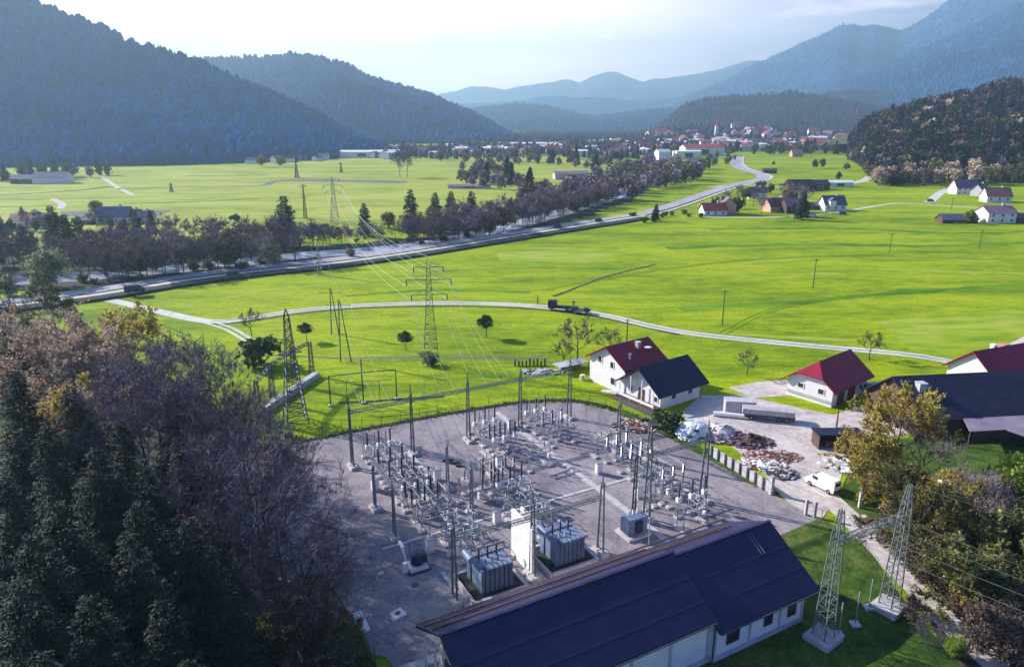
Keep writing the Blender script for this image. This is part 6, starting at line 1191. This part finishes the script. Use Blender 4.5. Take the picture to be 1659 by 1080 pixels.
pile('stone_heap', 'pale heap on the lawn in front of the big barn', 'heap', 1565, 785, 3.4, 2.2, 200, ['concrete', 'white_paint', 'tile_purple'], 1.1, (.3, .9), seed=8)
pile('plank_stack', 'planks stacked beside the dirt road behind the portal beam', 'planks', 1400, 843, 1.6, .8, 12, ['wood', 'concrete'], .3, (1.2, 2.4), seed=9, flat=.14)
p = G(1122, 703); b = MB(); n = 13; g = [[(-3.2 + 6.4 * i / n, -2.6 + 5.2 * j / n) for i in range(n + 1)] for j in range(n + 1)]; vs = []
for j in range(n + 1):
    for i in range(n + 1):
        x, y = g[j][i]; r = (x / 3.3) ** 2 + (y / 2.7) ** 2; vs.append((x, y, max(0, 2.2 * (1 - r) ** .6 if r < 1 else 0) + (random.uniform(-.08, .12) if r < 1 else 0)))
b.add(vs, [(j * (n + 1) + i, j * (n + 1) + i + 1, (j + 1) * (n + 1) + i + 1, (j + 1) * (n + 1) + i) for j in range(n) for i in range(n)]); o = b.build('tarpaulin', 'white_paint'); o.location = (p.x, p.y, .12); o.rotation_euler = (0, 0, .3); tag(o, 'big crumpled white tarpaulin heap at the edge of the farm tip', 'tarpaulin')
for i, (x, y) in enumerate(((1110, 692), (1128, 697), (1118, 707))): b = MB(); b.lathe((0, 0, 0), [(.28, 0), (.5, .08), (.5, .2), (.28, .26)], n=12); o = b.build('tyre', 'rubber'); q = G(x, y, 1.6); o.location = (q.x, q.y, 1.45); tag(o, f'{("rear", "right", "front")[i]} old tyre weighing down the white tarpaulin', 'tyre', 'tyres on the tarpaulin')
for i, (x, y, w) in enumerate(((1044, 683, 1.6), (1062, 694, 1.4))): b = MB(); b.box((0, 0, .3), (w, .9, .5)); b.box((0, 0, .6), (w * .8, .7, .12)); o = b.build('pallet', 'wood'); o.location = (*G(x, y)[:2], .05); tag(o, f'{("left", "right")[i]} stack of dark pallets below the bungalow terrace', 'pallet', 'pallet stacks')
# wood pile, hedge and conduits left of the crimson house
t = thing('log_stack', 'row of upright dark logs in the meadow left of the crimson-roofed house', 'logs', (*G(860, 592)[:2], .02), .1)
for i in range(9): b = MB(); b.bar((-3.4 + i * .8, 0, 0), (-3.4 + i * .8 + random.uniform(-.1, .1), 0, random.uniform(.9, 1.6)), .22, .2, n=7); b.build('log', 'wood', t)
pile('soil_heap', 'low heap of pale soil and pipes in front of the upright logs', 'heap', 878, 603, 4.5, 1.6, 120, ['concrete', 'grey_wall', 'bank_earth'], .5, (.5, 1.6), seed=11)
t = thing('garden_shelter', 'low garden shelter with a flat grey roof left of the crimson-roofed house', 'shelter', (*G(925, 600)[:2], 0), .55); b = MB(); b.box((0, 0, 1.7), (7.5, 3, .14)); b.build('roof', 'grey_wall', t); b = MB(); [b.bar((x, y, 0), (x, y, 1.65), .08) for x in (-3.5, 0, 3.5) for y in (-1.3, 1.3)]; b.box((1, 1.3, .8), (5, .1, 1.5)); b.build('frame', 'wood', t)
b = MB(); q = G(944, 615); b.lathe((0, 0, 0), [(.6, 0), (.6, 1.0), (.5, 1.1)], n=10); o = b.build('water_butt', 'leafwall'); o.location = q; tag(o, 'cream water butt in front of the crimson-roofed house', 'barrel')
# ------------------------------------------------ concrete wall, fences, gate
wa, wb = G(1150, 738), G(1246, 799); t = thing('concrete_wall', 'grey concrete panel wall with dark posts along the right side of the yard', 'wall', (*wa[:2], .05), math.atan2(wb.y - wa.y, wb.x - wa.x)); L = (wb - wa).length
b = MB(); b.box((L / 2, 0, .85), (L, .14, 1.5)); b.box((L / 2, 0, 1.65), (L, .3, .1)); b.build('panel', 'concrete', t)
for i in range(8): b = MB(); b.box((L * (i + .3) / 8, -.16, .95), (.3, .18, 1.9)); b.build('post', 'dark_steel', t)
b = MB(); b.box((L + .3, 0, 1.4), (.5, .5, 2.8)); b.build('pillar', 'concrete', t)
for i, (x, y) in enumerate(((1305, 834), (1319, 838), (1392, 822))): b = MB(); b.box((0, 0, 1.1), (.34, .34, 2.2)); b.box((0, 0, 2.25), (.42, .42, .1)); o = b.build('gate_post', 'concrete'); o.location = (*G(x, y)[:2], .05); tag(o, ('left concrete gate post at the corner of the yard', 'right concrete gate post at the corner of the yard', 'short white post beside the van')[i], 'post', 'gate posts' if i < 2 else None)
def fence(lab, pts, step=3.0, h=1.9, m='dark_steel'):
    L = []; P = [Vector((p[0], p[1], 0)) for p in pts]
    for a, c in zip(P, P[1:]):
        n = max(1, int((c - a).length / step)); L += [a + (c - a) * i / n for i in range(n)]
    L.append(P[-1]); o = L[0]; t = thing('fence', lab, 'fence', o)
    b = MB(); b.bar((0, 0, 0), (0, 0, h), .04); me = b.build('post', m, t)
    for p in L[1:100]: c = me.copy(); col.objects.link(c); c.parent = t; c.location = p - o
    b = MB()
    for a, c in zip(L, L[1:]):
        for z in (.15, .6, 1.05, 1.5, h - .05): b.bar(a - o + Vector((0, 0, z)), c - o + Vector((0, 0, z)), .012, n=3)
    b.build('wire_mesh', m, t)
fence('wire fence around the far side of the gravel yard', [W(u, v)[:2] for u, v in ((8, 109.4), (27, 109.2), (44, 108.6), (60, 107), (69, 102.8), (73.6, 94.5), (75.2, 76))])
fence('wire fence between the shaded lawn and the dirt road', [G(x, y)[:2] for x, y in ((1330, 846), (1400, 900), (1440, 960), (1500, 1050), (1540, 1110))])
fence('wire fence at the left lower edge of the yard', [G(x, y)[:2] for x, y in ((585, 1030), (608, 1075), (620, 1110))])
# hedge of scrub along the yard's far kerb and stones: uncountable ground cover
b = MB(); rng = random.Random(5)
for i in range(1400):
    f = rng.random(); k = int(f * 5.999); P = ((8, 109.2), (27, 109), (44, 108.4), (60, 106.8), (69, 102.6), (73.5, 94.5), (75.1, 76)); a, c = P[k], P[k + 1]; g_ = rng.random(); q = W(a[0] + (c[0] - a[0]) * g_, a[1] + (c[1] - a[1]) * g_) + Vector((rng.gauss(0, .6), rng.gauss(0, .6), 0)); s = rng.uniform(.06, .24)
    b.bar(q, q + Vector((rng.uniform(-.3, .3), rng.uniform(-.3, .3), s * 1.5)), s * .5, .03, n=4, mi=rng.randrange(3))
tag(b.build('weeds', ['leaf_olive', 'leaf_plum', 'leaf_green']), 'low brown and green weeds along the far kerb of the gravel yard', 'weeds', kind='stuff')
# grass tufts and undergrowth at the foot of the foreground wood
n = 9000; P = []
poly = [(430, 960), (520, 930), (585, 1020), (612, 1085), (430, 1090)]
while len(P) < n:
    x, y = random.uniform(400, 620), random.uniform(900, 1090)
    if inpoly(x, y, poly): q = G(x, y); P.append((q.x, q.y, random.uniform(0, .35)))
V, F = quads(np.array(P), .22, RNG); tag(npmesh('undergrowth', V, F, 'leaf_olive'), 'matted olive undergrowth at the foot of the foreground wood', 'undergrowth', kind='stuff')
P = []
while len(P) < 16000:
    x, y = random.uniform(1380, 1700), random.uniform(790, 1120)
    if inpoly(x, y, [(1410, 870), (1450, 800), (1700, 790), (1700, 1120), (1620, 1060), (1500, 955)]): q = G(x, y); P.append((q.x, q.y, random.uniform(0, .9)))
V, F = quads(np.array(P), .2, RNG); tag(npmesh('undergrowth', V, F, 'leaf_plum'), 'red-brown bramble undergrowth on the slope at the lower right', 'undergrowth', kind='stuff')
for o in col.objects:
    if 'label' in o and not 4 <= len(o['label'].split()) <= 16: print('LABEL', o.name, o['label'])
for k, t in PROTO.items():
    for ch in list(t.children):
        bpy.data.objects.remove(ch)
    bpy.data.objects.remove(t)
for o in col.objects:
    if '_proto' in o: del o['_proto']
# ------------------------------------------------ the air of the valley
hz = MB(); hz.box((0, 7300, 749.5), (23200, 15400, 1501)); ho = hz.build('haze', []); ho['kind'] = 'stuff'
hm = bpy.data.materials.new('haze'); hm.use_nodes = True; hm.node_tree.nodes.clear()
hv = hm.node_tree.nodes.new('ShaderNodeVolumePrincipled'); hv.inputs['Color'].default_value = (*HAZE['color'], 1); hv.inputs['Density'].default_value = HAZE['density']; hv.inputs['Anisotropy'].default_value = HAZE.get('g', .2)
hout = hm.node_tree.nodes.new('ShaderNodeOutputMaterial'); hm.node_tree.links.new(hv.outputs[0], hout.inputs['Volume'])
ho.data.materials.append(hm)
